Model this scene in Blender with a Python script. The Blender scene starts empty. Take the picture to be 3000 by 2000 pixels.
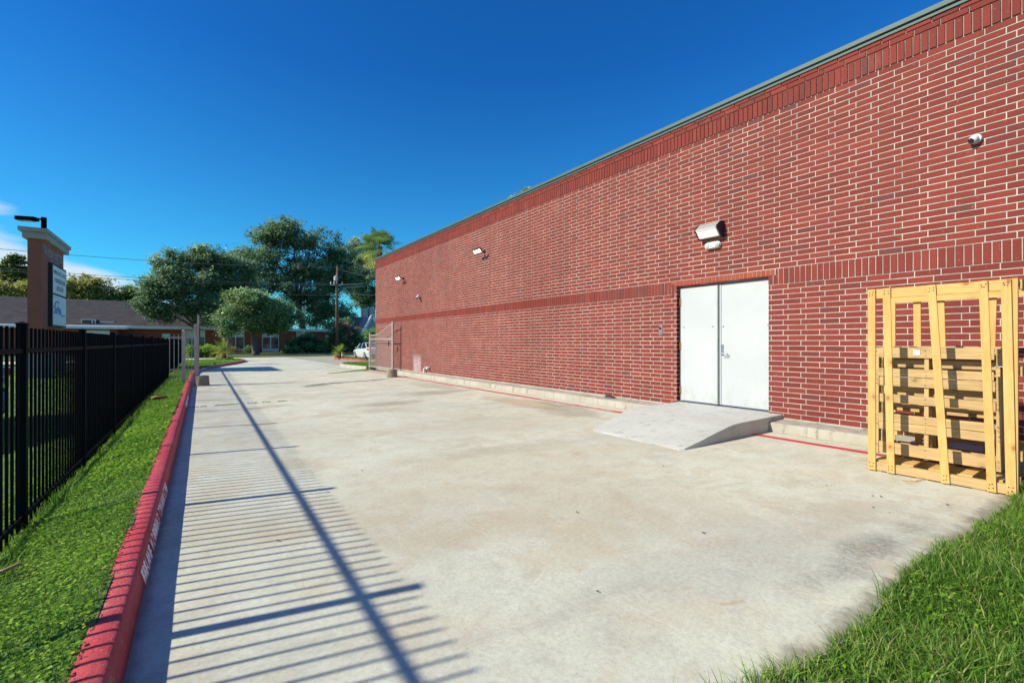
import bpy, math, random
import numpy as np
from mathutils import Vector, Matrix
random.seed(7); rng = np.random.default_rng(7)
S = bpy.context.scene; COL = S.collection
R = math.radians
# ------------------------------------------------------------------ camera
YAW = 35.25
cam = bpy.data.cameras.new('camera'); co = bpy.data.objects.new('camera', cam); COL.objects.link(co)
EYE = 1.37
co.location = (0, 0, EYE); co.rotation_euler = (R(90.09), 0, R(-YAW))
cam.lens = 16.0; cam.sensor_width = 36; cam.clip_start = .05; cam.clip_end = 3000
S.camera = co
# ------------------------------------------------------------------ light
SUN_EL = 34.7
sv = Vector((-.974*math.cos(R(SUN_EL)), .226*math.cos(R(SUN_EL)), math.sin(R(SUN_EL)))).normalized()
sl = bpy.data.lights.new('sun', 'SUN'); sl.energy = 4.9; sl.angle = R(.9); sl.color = (1, .945, .79)
so = bpy.data.objects.new('sun', sl); COL.objects.link(so); so.rotation_euler = (-sv).to_track_quat('-Z', 'Y').to_euler()
so.location = (-20, 5, 30)
W = bpy.data.worlds.new('World'); S.world = W; W.use_nodes = True
def build_world():
    nt = W.node_tree; nt.nodes.clear(); N = nt.nodes.new; L = nt.links.new
    out = N('ShaderNodeOutputWorld'); bg = N('ShaderNodeBackground'); bg.inputs[1].default_value = .13
    sky = N('ShaderNodeTexSky'); sky.sky_type = 'NISHITA'; sky.sun_disc = False
    sky.sun_elevation = R(SUN_EL); sky.sun_rotation = math.atan2(sv.x, sv.y) % (2*math.pi)
    sky.air_density = 1.0; sky.dust_density = .15; sky.ozone_density = 4.0
    hs = N('ShaderNodeMix'); hs.data_type = 'RGBA'; hs.blend_type = 'MULTIPLY'; hs.inputs['Factor'].default_value = 1; 
    tcs = N('ShaderNodeTexCoord'); sps = N('ShaderNodeSeparateXYZ'); L(tcs.outputs['Generated'], sps.inputs[0])   # a polarised sky: deep blue above, paler in the haze at the horizon
    ms = N('ShaderNodeMapRange'); ms.inputs[1].default_value = .0; ms.inputs[2].default_value = .50; L(sps.outputs[2], ms.inputs[0])
    tm = N('ShaderNodeMix'); tm.data_type = 'RGBA'; tm.inputs['A'].default_value = (.20, .86, .95, 1); tm.inputs['B'].default_value = (.07, .49, .94, 1); L(ms.outputs[0], tm.inputs['Factor']); L(tm.outputs['Result'], hs.inputs['B'])
    L(sky.outputs[0], hs.inputs['A'])
    # thin bank of cloud low in the sky
    tc = N('ShaderNodeTexCoord'); sp = N('ShaderNodeSeparateXYZ'); L(tc.outputs['Generated'], sp.inputs[0])
    mp = N('ShaderNodeMapping'); mp.inputs['Scale'].default_value = (2.2, 2.2, 11); mp.inputs['Location'].default_value = (.35, .2, .1)
    L(tc.outputs['Generated'], mp.inputs[0])
    no = N('ShaderNodeTexNoise'); no.inputs['Scale'].default_value = 1.3; no.inputs['Detail'].default_value = 7; no.inputs['Roughness'].default_value = .55
    L(mp.outputs[0], no.inputs['Vector'])
    # the bank thickens towards the west
    cr = N('ShaderNodeMapRange'); cr.inputs[1].default_value = .10; cr.inputs[2].default_value = -.25; cr.inputs[3].default_value = -.30; cr.inputs[4].default_value = .27
    L(sp.outputs[0], cr.inputs[0])
    el = N('ShaderNodeMapRange'); el.inputs[1].default_value = .03; el.inputs[2].default_value = .20; el.inputs[3].default_value = .18; el.inputs[4].default_value = -.22
    L(sp.outputs[2], el.inputs[0])
    a = N('ShaderNodeMath'); a.operation = 'ADD'; L(no.outputs[0], a.inputs[0]); L(cr.outputs[0], a.inputs[1])
    b = N('ShaderNodeMath'); b.operation = 'ADD'; L(a.outputs[0], b.inputs[0]); L(el.outputs[0], b.inputs[1])
    r = N('ShaderNodeMapRange'); r.interpolation_type = 'SMOOTHSTEP'; r.inputs[1].default_value = .56; r.inputs[2].default_value = .74; r.inputs[4].default_value = .85
    L(b.outputs[0], r.inputs[0])
    mx = N('ShaderNodeMix'); mx.data_type = 'RGBA'; mx.inputs['B'].default_value = (4.6, 5.0, 5.4, 1)
    L(r.outputs[0], mx.inputs['Factor']); L(hs.outputs['Result'], mx.inputs['A'])
    L(mx.outputs['Result'], bg.inputs[0]); L(bg.outputs[0], out.inputs[0])
build_world()
vs = S.view_settings; vs.view_transform = 'Standard'; vs.look = 'None'; vs.exposure = 0.38; vs.gamma = 1; vs.use_curve_mapping = False
S.render.engine = 'CYCLES'
S.cycles.max_bounces = 6; S.cycles.transparent_max_bounces = 12

# ------------------------------------------------------------------ helpers
ORG = {}
def tag(o, label=None, cat=None, group=None, kind=None):
    if label: o['label'] = label
    if cat: o['category'] = cat
    if group: o['group'] = group
    if kind: o['kind'] = kind
    return o
def thing(name, label, cat, loc=(0, 0, 0), group=None):
    o = bpy.data.objects.new(name, None); COL.objects.link(o); o.location = loc; o.empty_display_size = .1
    ORG[o.name] = Vector(loc); return tag(o, label, cat, group)
def link(name, me, parent=None, mats=None):
    o = bpy.data.objects.new(name, me); COL.objects.link(o)
    if mats is not None and len(me.materials) == 0:
        for m in (mats if isinstance(mats, (list, tuple)) else [mats]): me.materials.append(m)
    if parent is not None: o.parent = parent; ORG[o.name] = ORG[parent.name]
    else: ORG[o.name] = Vector((0, 0, 0))
    return o
class MB:
    def __init__(s): s.v = []; s.f = []
    def add(s, vs, fs):
        k = len(s.v); s.v += [tuple(v) for v in vs]; s.f += [tuple(i+k for i in f) for f in fs]; return s
    def box(s, a, b):
        x0, y0, z0 = a; x1, y1, z1 = b
        return s.add([(x0,y0,z0),(x1,y0,z0),(x1,y1,z0),(x0,y1,z0),(x0,y0,z1),(x1,y0,z1),(x1,y1,z1),(x0,y1,z1)],
                     [(0,3,2,1),(4,5,6,7),(0,1,5,4),(1,2,6,5),(2,3,7,6),(3,0,4,7)])
    def hexa(s, b, t):   # 4 bottom corners, 4 top corners (ccw)
        return s.add(list(b)+list(t), [(0,3,2,1),(4,5,6,7),(0,1,5,4),(1,2,6,5),(2,3,7,6),(3,0,4,7)])
    def bar(s, p, q, w, d, up=(1, 0, 0)):   # box from p to q, width w along up, depth d across
        p = Vector(p); q = Vector(q); a = (q-p).normalized(); u = Vector(up); u = (u - a*u.dot(a)).normalized(); n = a.cross(u)
        u *= w/2; n *= d/2
        return s.hexa([p-u-n, p+u-n, p+u+n, p-u+n], [q-u-n, q+u-n, q+u+n, q-u+n])
    def tube(s, pts, rad, n=8, cap=True):
        pts = [Vector(p) for p in pts]; k0 = len(s.v); m = len(pts)
        if not isinstance(rad, (list, tuple)): rad = [rad]*m
        for i, p in enumerate(pts):
            d = (pts[min(i+1, m-1)] - pts[max(i-1, 0)]).normalized()
            u = d.cross(Vector((0, 0, 1)) if abs(d.z) < .9 else Vector((1, 0, 0))).normalized(); w = d.cross(u)
            for j in range(n):
                a = 2*math.pi*j/n; s.v.append(tuple(p + (u*math.cos(a) + w*math.sin(a))*rad[i]))
        for i in range(m-1):
            for j in range(n):
                a = k0+i*n+j; b = k0+i*n+(j+1) % n; s.f.append((a, b, b+n, a+n))
        if cap: s.f.append(tuple(k0+j for j in range(n))[::-1]); s.f.append(tuple(k0+(m-1)*n+j for j in range(n)))
        return s
    def lathe(s, c, prof, n=20):   # prof [(r,z)]
        c = Vector(c); return s.tube_z([(c + Vector((0, 0, z)), r) for r, z in prof], n)
    def tube_z(s, pr, n):
        k0 = len(s.v); m = len(pr)
        for p, r in pr:
            for j in range(n):
                a = 2*math.pi*j/n; s.v.append((p.x+r*math.cos(a), p.y+r*math.sin(a), p.z))
        for i in range(m-1):
            for j in range(n):
                a = k0+i*n+j; b = k0+i*n+(j+1) % n; s.f.append((a, b, b+n, a+n))
        s.f.append(tuple(k0+j for j in range(n))[::-1]); s.f.append(tuple(k0+(m-1)*n+j for j in range(n)))
        return s
    def prism(s, prof, fn0, fn1):   # profile polygon placed by two maps
        n = len(prof); a = [fn0(*p) for p in prof]; b = [fn1(*p) for p in prof]
        return s.add(a+b, [tuple(range(n))[::-1], tuple(range(n, 2*n))] + [(i, (i+1) % n, n+(i+1) % n, n+i) for i in range(n)])
    def build(s, name, mat, parent=None, smooth=False, bevel=0):
        me = bpy.data.meshes.new(name); o0 = ORG[parent.name] if parent is not None else Vector((0, 0, 0))
        me.from_pydata([(x-o0.x, y-o0.y, z-o0.z) for x, y, z in s.v], [], s.f)
        if smooth: me.polygons.foreach_set('use_smooth', [True]*len(me.polygons))
        o = link(name, me, parent, mat)
        if bevel:
            b = o.modifiers.new('bevel', 'BEVEL'); b.width = bevel; b.segments = 2; b.limit_method = 'ANGLE'
        return o
def npmesh(name, V, F, tone=None, mat=None, parent=None):   # F: (n,k) int array
    me = bpy.data.meshes.new(name); n, k = F.shape
    if parent is not None: V = V - np.array(ORG[parent.name])
    me.vertices.add(len(V)); me.vertices.foreach_set('co', V.astype(np.float32).ravel())
    me.loops.add(n*k); me.loops.foreach_set('vertex_index', F.astype(np.int32).ravel())
    me.polygons.add(n); me.polygons.foreach_set('loop_start', np.arange(0, n*k, k, dtype=np.int32))
    me.update(calc_edges=True)
    if tone is not None:
        at = me.attributes.new('tone', 'FLOAT', 'POINT'); at.data.foreach_set('value', tone.astype(np.float32))
    return link(name, me, parent, mat)
TH = R(YAW); SN, CS = math.sin(TH), math.cos(TH)
def at(px, Y):    # X of the place at depth Y that the photograph shows in column px
    u = (px-1500)/1333; return Y*(SN+u*CS)/(CS-u*SN)
def zat(px, py, Y):
    u = (px-1500)/1333; return EYE + (1002-py)/1333*Y/(CS-u*SN)
def pt(px, py, Y): return (at(px, Y), Y, zat(px, py, Y))

# ------------------------------------------------------------------ materials
def mat(name, col=(.5, .5, .5), rough=.7, metal=0, spec=None, emit=None, es=0):
    m = bpy.data.materials.new(name); m.use_nodes = True; b = m.node_tree.nodes['Principled BSDF']
    b.inputs['Base Color'].default_value = (*col, 1); b.inputs['Roughness'].default_value = rough; b.inputs['Metallic'].default_value = metal
    if spec is not None: b.inputs['Specular IOR Level'].default_value = spec
    if emit: b.inputs['Emission Color'].default_value = (*emit, 1); b.inputs['Emission Strength'].default_value = es
    return m
class NT:
    def __init__(s, m): s.m = m; s.t = m.node_tree; s.b = s.t.nodes['Principled BSDF']; s.tc = s.t.nodes.new('ShaderNodeTexCoord')
    def n(s, k): return s.t.nodes.new(k)
    def l(s, a, b): s.t.links.new(a, b)
    def map(s, sc=(1, 1, 1), src=None, loc=(0, 0, 0), rot=(0, 0, 0)):
        m = s.n('ShaderNodeMapping'); m.inputs['Scale'].default_value = sc; m.inputs['Location'].default_value = loc; m.inputs['Rotation'].default_value = rot
        s.l(src or s.tc.outputs['Object'], m.inputs[0]); return m.outputs[0]
    def noise(s, scale, detail=4, rough=.55, vec=None, dist=0):
        n = s.n('ShaderNodeTexNoise'); n.inputs['Scale'].default_value = scale; n.inputs['Detail'].default_value = detail
        n.inputs['Roughness'].default_value = rough; n.inputs['Distortion'].default_value = dist; s.l(vec or s.tc.outputs['Object'], n.inputs['Vector']); return n.outputs[0]
    def rng(s, v, a, b, c=0, d=1, smooth=True):
        n = s.n('ShaderNodeMapRange'); n.interpolation_type = 'SMOOTHSTEP' if smooth else 'LINEAR'
        for i, x in enumerate((a, b, c, d)): n.inputs[i+1].default_value = x
        s.l(v, n.inputs[0]); return n.outputs[0]
    def math(s, op, a, b=None, c=None):
        n = s.n('ShaderNodeMath'); n.operation = op
        for i, x in enumerate((a, b, c)):
            if x is None: continue
            if isinstance(x, (int, float)): n.inputs[i].default_value = x
            else: s.l(x, n.inputs[i])
        return n.outputs[0]
    def mix(s, f, a, b, mode='MIX'):
        n = s.n('ShaderNodeMix'); n.data_type = 'RGBA'; n.blend_type = mode
        for k, x in (('Factor', f), ('A', a), ('B', b)):
            if isinstance(x, (int, float)): n.inputs[k].default_value = x
            elif isinstance(x, tuple): n.inputs[k].default_value = (*x, 1)
            else: s.l(x, n.inputs[k])
        return n.outputs['Result']
    def ramp(s, v, stops):
        n = s.n('ShaderNodeValToRGB'); e = n.color_ramp.elements
        while len(e) < len(stops): e.new(.5)
        for i, (p, c) in enumerate(stops): e[i].position = p; e[i].color = (*c, 1)
        s.l(v, n.inputs[0]); return n.outputs[0]
    def bump(s, h, st=.3, d=.01):
        n = s.n('ShaderNodeBump'); n.inputs['Strength'].default_value = st; n.inputs['Distance'].default_value = d; s.l(h, n.inputs['Height']); s.l(n.outputs[0], s.b.inputs['Normal'])
    def out(s, c): s.l(c, s.b.inputs['Base Color'])
    def attr(s, nm):
        n = s.n('ShaderNodeAttribute'); n.attribute_name = nm; return n.outputs['Fac']
    def xyz(s):
        n = s.n('ShaderNodeNewGeometry'); q = s.n('ShaderNodeSeparateXYZ'); s.l(n.outputs['Position'], q.inputs[0]); s.pos = n.outputs['Position']; s.geo = n; return q.outputs

def soft(name, c1, c2, scale=6, rough=.8, bs=.2, bd=.01, det=5, vs=(1, 1, 1), **k):
    m = mat(name, c1, rough, **k); t = NT(m); v = t.map(vs); f = t.noise(scale, det, .6, v)
    t.out(t.mix(t.rng(f, .3, .7), c1, c2)); t.bump(t.noise(scale*4, 4, .6, v), bs, bd); return m

def wear_mat():
    pass
# driveway concrete
def concrete_mat():
    m = mat('concrete', (.5, .48, .43), .85); t = NT(m); x = t.xyz(); P = t.pos
    big = t.noise(.35, 5, .6, P); med = t.noise(1.6, 6, .62, P, .4); fine = t.noise(38, 4, .7, P)
    c = t.mix(t.rng(big, .35, .65), (.65, .645, .49), (.555, .56, .445))
    # warm dusty zones and greyer, traffic-worn ones
    c = t.mix(t.math('MULTIPLY', t.rng(med, .46, .72), .6), c, (.57, .46, .31))
    c = t.mix(t.math('MULTIPLY', t.rng(t.noise(.8, 12, .74, t.map((1, 1, 1), P, (6, 3, 0)), .3), .50, .62), .50), c, (.46, .385, .25))
    c = t.mix(t.math('MULTIPLY', t.rng(t.noise(.55, 12, .78, t.map((.7, 1.2, 1), P, (1, 12, 0)), .3), .53, .63), .38), c, (.33, .31, .25))
    c = t.mix(t.math('MULTIPLY', t.rng(t.noise(1.4, 12, .8, t.map((1, 1, 1), P, (16, 3, 0))), .50, .64), .5), c, (.72, .73, .62))
    c = t.mix(t.math('MULTIPLY', t.rng(t.noise(4.5, 9, .78, P, .3), .47, .64), .32), c, (.40, .37, .30))
    c = t.mix(t.math('MULTIPLY', t.rng(t.noise(14, 6, .75, P), .48, .7), .25), c, (.38, .35, .29))
    v2 = t.map((.22, 1.1, 1), P, (3, 7, 0)); st = t.noise(1.2, 6, .65, v2, .8)
    c = t.mix(t.math('MULTIPLY', t.rng(st, .56, .74), .45), c, (.36, .335, .285))
    def blob(cx, cy, rx, ry, ang, col, k, seed=0, lo=.55, hi=1.15, wob=1.0):
        nonlocal c
        v = t.map((1/rx, 1/ry, 0), P, (0, 0, 0))
        mp = t.n('ShaderNodeVectorMath'); mp.operation = 'SUBTRACT'; t.l(P, mp.inputs[0]); mp.inputs[1].default_value = (cx, cy, 0)
        ro = t.n('ShaderNodeVectorRotate'); ro.rotation_type = 'Z_AXIS'; ro.inputs['Angle'].default_value = -R(ang); t.l(mp.outputs[0], ro.inputs['Vector'])
        sc = t.map((1/rx, 1/ry, 0), ro.outputs[0]); le = t.n('ShaderNodeVectorMath'); le.operation = 'LENGTH'; t.l(sc, le.inputs[0])
        nn = t.noise(2.3, 5, .65, t.map((1, 1, 1), P, (seed, seed*1.7, 0)))
        d = t.math('ADD', le.outputs['Value'], t.math('MULTIPLY', t.math('SUBTRACT', nn, .5), 1.8*wob))
        f = t.rng(d, lo, hi, 1, 0); f = t.math('MULTIPLY', f, t.math('MULTIPLY', t.rng(t.noise(30, 5, .8, P), .36, .62, .35, 1), k)); c = t.mix(f, c, col)
    G = (.17, .155, .135); Rr = (.46, .27, .11); DK = (.22, .19, .15)
    blob(3.75, 1.08, .85, .17, -3, (.13, .12, .11), .8, 1, .2, 1.3, 1.4)       # dark worn patch by the grass
    blob(3.0, 1.5, 1.5, .35, -6, (.34, .32, .28), .5, 9, .1, 1.5)
    blob(6.2, 8.2, .55, 1.6, 5, (.42, .30, .14), .8, 2)        # rusty stain beside the red line
    blob(6.1, 6.7, .5, .9, 5, G, .55, 3)
    blob(6.55, 7.4, .22, .9, 0, G, .6, 4)
    blob(3.6, 9.9, .9, .35, 3, (.30, .24, .15), .75, 5)
    blob(5.6, 11.3, 1.3, .45, 8, (.27, .23, .17), .7, 6)
    blob(1.3, 10.9, .6, .25, 0, (.33, .27, .19), .55, 7)
    blob(6.3, 13.2, .6, 1.6, 0, (.30, .25, .18), .5, 8)
    blob(2.6, 3.9, 2.4, 1.1, 10, (.50, .40, .26), .5, 11, .1, 1.5)
    blob(2.9, 2.5, 1.3, .8, -20, (.50, .38, .23), .45, 12, .1, 1.4)
    blob(4.6, 6.5, 1.6, 1.2, 0, (.49, .40, .27), .45, 13, .1, 1.5)
    blob(1.9, 6.8, 1.2, .7, 0, (.48, .41, .29), .45, 16, .1, 1.5)
    # rust rings and flecks
    vr = t.n('ShaderNodeTexVoronoi'); vr.feature = 'F1'; vr.inputs['Scale'].default_value = .8; t.l(t.map((1, 1, 0), P), vr.inputs['Vector'])
    wob = t.math('ADD', vr.outputs['Distance'], t.math('MULTIPLY', t.noise(6, 3, .6, P), .10))
    ring = t.math('MULTIPLY', t.rng(wob, .155, .17), t.rng(wob, .20, .17)); gate = t.rng(t.noise(2.4, 4, .6, t.map((1, 1, 1), P, (4, 2, 1))), .54, .62)
    c = t.mix(t.math('MULTIPLY', t.math('MULTIPLY', ring, gate), .5), c, Rr)
    fl = t.math('MULTIPLY', t.rng(t.noise(4.2, 10, .8, t.map((1, 1, 1), P, (9, 5, 0))), .58, .66), t.rng(t.noise(.6, 3, .5, t.map((1, 1, 1), P, (2, 15, 0))), .48, .60)); c = t.mix(t.math('MULTIPLY', fl, .65), c, (.50, .33, .13))
    for (ax, ay, bx, by) in ((1.63, 3.51, 1.91, 1.25), (1.49, 1.99, 2.22, 2.37)):
        L_ = math.hypot(bx-ax, by-ay); ux, uy = (bx-ax)/L_, (by-ay)/L_
        al = t.math('ADD', t.math('MULTIPLY', x[0], ux), t.math('MULTIPLY', x[1], uy)); al = t.math('SUBTRACT', al, ax*ux+ay*uy)
        ac = t.math('ADD', t.math('MULTIPLY', x[0], -uy), t.math('MULTIPLY', x[1], ux)); ac = t.math('ADD', t.math('SUBTRACT', ac, -ax*uy+ay*ux), t.math('MULTIPLY', t.math('SUBTRACT', t.noise(3, 4, .6, P), .5), .05))
        m_ = t.math('MULTIPLY', t.rng(t.math('ABSOLUTE', ac), .001, .0045, 1, 0), t.math('MULTIPLY', t.rng(al, -.05, .05), t.rng(al, L_+.05, L_-.05))); c = t.mix(t.math('MULTIPLY', m_, .45), c, (.80, .79, .72))
    # wet line running out from the wall tap across the drive
    pu = t.math('ADD', t.math('MULTIPLY', x[0], -.42), t.math('ADD', x[1], t.math('MULTIPLY', t.noise(.9, 6, .7, P), 1.6)))
    pu = t.math('SUBTRACT', pu, 14.95); pw = t.rng(t.math('ABSOLUTE', pu), .05, .26, 1, 0)
    msk = t.math('MULTIPLY', t.rng(x[0], 2.6, 3.1), t.rng(x[0], 6.6, 5.6)); c = t.mix(t.math('MULTIPLY', t.math('MULTIPLY', pw, msk), .9), c, (.10, .088, .072))
    pw2 = t.rng(t.math('ABSOLUTE', t.math('ADD', pu, .32)), .02, .12, 1, 0); mk2 = t.math('MULTIPLY', t.rng(x[0], 2.75, 3.0), t.rng(x[0], 4.3, 4.0))
    c = t.mix(t.math('MULTIPLY', t.math('MULTIPLY', pw2, mk2), .85), c, (.09, .08, .065))
    # hairline cracks, one scratch, speckle
    ed = t.n('ShaderNodeTexVoronoi'); ed.feature = 'DISTANCE_TO_EDGE'; ed.inputs['Scale'].default_value = .23
    dv = t.n('ShaderNodeVectorMath'); dv.operation = 'ADD'; t.l(P, dv.inputs[0]); nz = t.n('ShaderNodeTexNoise'); nz.inputs['Scale'].default_value = 1.7; nz.inputs['Detail'].default_value = 6; t.l(P, nz.inputs['Vector'])
    sc = t.n('ShaderNodeVectorMath'); sc.operation = 'SCALE'; sc.inputs['Scale'].default_value = .5; t.l(nz.outputs['Color'], sc.inputs[0]); t.l(sc.outputs[0], dv.inputs[1]); t.l(dv.outputs[0], ed.inputs['Vector'])
    ck = t.math('MULTIPLY', t.rng(ed.outputs['Distance'], 0, .0022, 1, 0), t.rng(t.noise(.5, 3, .5, t.map((1, 1, 1), P, (1, 8, 0))), .60, .68)); c = t.mix(t.math('MULTIPLY', ck, .35), c, (.25, .2, .14))
    sp = t.noise(130, 4, .8, P); c = t.mix(t.math('MULTIPLY', t.rng(sp, .56, .70), .6), c, (.22, .20, .165))
    pit = t.noise(38, 3, .7, t.map((1, 1, 1), P, (5, 5, 5))); c = t.mix(t.math('MULTIPLY', t.rng(pit, .66, .72), .6), c, (.13, .12, .10))
    c = t.mix(t.math('MULTIPLY', t.rng(fine, .40, .65), .20), c, (.24, .22, .19))
    blob(2.15, 2.25, .55, .30, 10, (.48, .38, .22), .5, 21, .2, 1.2, 1.8); blob(1.55, 2.9, .5, .3, 0, (.45, .36, .22), .6, 22, .2, 1.3, 1.8); blob(3.1, 4.8, 1.2, .35, -8, (.40, .35, .26), .55, 23, .2, 1.3, 1.6); blob(5.9, 4.4, .7, .3, 0, (.46, .34, .18), .5, 24, .2, 1.3, 1.6); blob(1.0, 8.6, .35, .12, 0, (.50, .30, .12), .7, 25, .2, 1.2, 1.6)
    # dirt washed against the grass edge and in the kerb gutter
    ge = t.math('SUBTRACT', t.math('ADD', x[1], t.math('MULTIPLY', x[0], .035)), .93); dn = t.noise(7, 8, .75, P)
    c = t.mix(t.math('MULTIPLY', t.rng(t.math('ADD', ge, t.math('MULTIPLY', t.math('SUBTRACT', dn, .5), .35)), .02, .14, 1, 0), .7), c, (.17, .145, .10))
    gk = t.math('SUBTRACT', t.math('SUBTRACT', x[0], t.math('MULTIPLY', x[1], .017)), -.257); c = t.mix(t.math('MULTIPLY', t.math('MULTIPLY', t.rng(t.math('ADD', gk, t.math('MULTIPLY', t.math('SUBTRACT', dn, .5), .12)), .0, .06, 1, 0), t.rng(x[1], 20, 18)), .6), c, (.17, .13, .11))
    gs = t.math('SUBTRACT', 7.28, x[0]); c = t.mix(t.math('MULTIPLY', t.rng(t.math('ADD', gs, t.math('MULTIPLY', t.math('SUBTRACT', dn, .5), .25)), .0, .10, 1, 0), .5), c, (.22, .19, .13))
    # sawn joints across the drive
    for jy in (11.7, 27.6, 34.0):
        j = t.rng(t.math('ABSOLUTE', t.math('ADD', t.math('SUBTRACT', x[1], jy), t.math('MULTIPLY', t.math('SUBTRACT', t.noise(5, 4, .6, P), .5), .03))), .004, .012, 1, 0)
        c = t.mix(t.math('MULTIPLY', j, .9), c, (.06, .055, .04))
    t.out(c); t.bump(t.math('ADD', t.math('MULTIPLY', sp, .5), fine), .35, .006); return m
M = {}
M['concrete'] = concrete_mat()
def brick_mat(name, base, alt, dark, orange, darkamt=.12):
    m = mat(name, base, .85, spec=.25); t = NT(m); x = t.xyz()
    oi = t.n('ShaderNodeObjectInfo'); r = t.math('FRACT', t.math('ADD', t.geo.outputs['Random Per Island'], oi.outputs['Random']))
    c = t.ramp(r, [(0, base), (.3, alt), (.6, base), (1-darkamt-.06, alt), (1-darkamt, dark), (1, dark)])
    for e in []: pass
    r2 = t.math('FRACT', t.math('MULTIPLY', r, 37.7))
    c = t.mix(t.math('MULTIPLY', t.rng(r2, .0, 1.0, 0, 1), .5), c, tuple(v*.62 for v in base))
    P = t.pos; v = t.map((1, 1, 1), P)
    bl = t.noise(55, 5, .75, v); c = t.mix(t.math('MULTIPLY', t.rng(bl, .52, .75), .55), c, tuple(v*.4 for v in base))
    og = t.noise(26, 5, .7, t.map((1, 1, 1), P, (5, 3, 1))); c = t.mix(t.math('MULTIPLY', t.rng(og, .60, .72), .7), c, orange)
    wv = t.noise(.55, 6, .62, t.map((1, 1, .35), P)); c = t.mix(t.math('MULTIPLY', t.rng(wv, .42, .70), .38), c, tuple(v*.55 for v in base))
    ef = t.rng(t.noise(1.1, 7, .7, t.map((1, 1, .5), P, (2, 9, 4))), .60, .74); c = t.mix(t.math('MULTIPLY', ef, .22), c, (.38, .24, .20))
    # whitewashed patch low on the wall beside the tap
    pm = t.math('MULTIPLY', t.math('MULTIPLY', t.rng(x[1], 17.35, 17.6), t.rng(x[1], 18.35, 18.1)), t.rng(x[2], .95, .6)); pm = t.math('MULTIPLY', pm, t.rng(t.noise(9, 4, .6, P), .3, .5))
    c = t.mix(t.math('MULTIPLY', pm, .6), c, (.52, .42, .45))
    t.out(c); t.bump(t.noise(120, 5, .7, P), .6, .004); return m
M['brick'] = brick_mat('brick', (.245, .045, .033), (.185, .035, .029), (.140, .044, .042), (.46, .12, .045), .022)
M['orange_brick'] = brick_mat('orange_brick', (.36, .085, .042), (.29, .06, .035), (.32, .07, .036), (.50, .15, .06))
M['mortar_'] = soft('mortar', (.50, .47, .40), (.38, .36, .31), 3, .95, .5, .004)
def mortar():
    m = mat('mortar', (.5, .47, .4), .95); t = NT(m); x = t.xyz(); P = t.pos
    c = t.mix(t.rng(t.noise(2.6, 7, .7, P), .35, .65), (.54, .51, .43), (.36, .335, .285)); c = t.mix(t.math('MULTIPLY', t.rng(t.noise(.55, 6, .62, t.map((1, 1, .35), P)), .42, .70), .4), c, (.27, .25, .215))
    t.out(c); t.bump(t.noise(60, 5, .7, P), .5, .004); return m
M['mortar'] = mortar()
M['far_brick'] = soft('far_brick', (.36, .105, .062), (.26, .075, .048), 1.5, .9)
M['curb_concrete'] = None
def stained(name, a, b, c3, gsc=1.5):
    m = mat(name, a, .9); t = NT(m); x = t.xyz(); P = t.pos
    c = t.mix(t.rng(t.noise(gsc, 6, .6, P), .35, .65), a, b); v = t.map((3, 3, .6), P)
    c = t.mix(t.math('MULTIPLY', t.rng(t.noise(2.2, 6, .7, v), .52, .68), .75), c, c3)
    c = t.mix(t.math('MULTIPLY', t.rng(t.noise(45, 4, .7, P), .5, .75), .4), c, tuple(v*.5 for v in a))
    t.out(c); t.bump(t.noise(60, 5, .7, P), .6, .006); return m
M['step'] = stained('weathered_concrete', (.44, .41, .33), (.36, .33, .26), (.13, .125, .09))
M['ramp'] = stained('ramp_concrete', (.52, .52, .465), (.45, .45, .40), (.33, .315, .26), .8)
M['rampside'] = M['ramp']
def red_kerb():
    m = mat('red_kerb_paint', (.45, .03, .03), .6); t = NT(m); x = t.xyz(); P = t.pos
    c = t.mix(t.rng(t.noise(2.2, 6, .65, P), .35, .65), (.50, .030, .045), (.56, .070, .080))
    c = t.mix(t.math('MULTIPLY', t.rng(t.noise(7, 6, .7, P), .55, .75), .6), c, (.42, .14, .09))
    c = t.mix(t.math('MULTIPLY', t.rng(t.noise(60, 4, .8, P), .62, .8), .5), c, (.14, .05, .04))
    c = t.mix(t.math('MULTIPLY', t.rng(t.noise(11, 8, .8, t.map((1, 1, 1), P, (7, 2, 3))), .565, .63), .75), c, (.33, .25, .20))
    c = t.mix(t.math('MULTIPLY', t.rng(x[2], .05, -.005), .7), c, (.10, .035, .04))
    t.out(c); t.bump(t.noise(40, 6, .75, P), 1, .012); return m
M['red'] = red_kerb()
def paint_line(name, c1, wear):
    m = mat(name, c1, .6); t = NT(m); x = t.xyz(); P = t.pos
    c = t.mix(t.math('MULTIPLY', t.rng(t.noise(3, 6, .7, P), wear, wear+.2), .8), c1, (.46, .40, .34))
    c = t.mix(t.math('MULTIPLY', t.rng(t.noise(70, 3, .7, P), .6, .75), .4), c, (.3, .2, .17)); t.out(c); return m
M['redline'] = paint_line('red_line_paint', (.50, .035, .05), .56)
M['fadedline'] = paint_line('faded_red_paint', (.50, .13, .13), .42)
M['white'] = mat('white_paint', (.72, .70, .68), .6)
M['whitebright'] = mat('bright_white_paint', (.88, .87, .86), .6)
M['black'] = mat('black_powder_coat', (.005, .006, .008), .7, spec=.06)
M['matteblack'] = mat('matte_black', (.003, .003, .004), 1, spec=0)
M['beige'] = soft('beige_painted_steel', (.50, .43, .39), (.42, .34, .29), 9, .5)
M['post'] = soft('old_grey_post', (.50, .44, .43), (.40, .31, .25), 5, .7, vs=(3, 3, .6))
M['green'] = soft('green_metal_flashing', (.040, .088, .080), (.048, .098, .088), 2, .6, .05)
M['darkgap'] = mat('dark_gap', (.01, .02, .02), .8)
M['door'] = soft('white_door_paint', (.455, .475, .475), (.43, .45, .455), 1.2, .6, .03)
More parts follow.
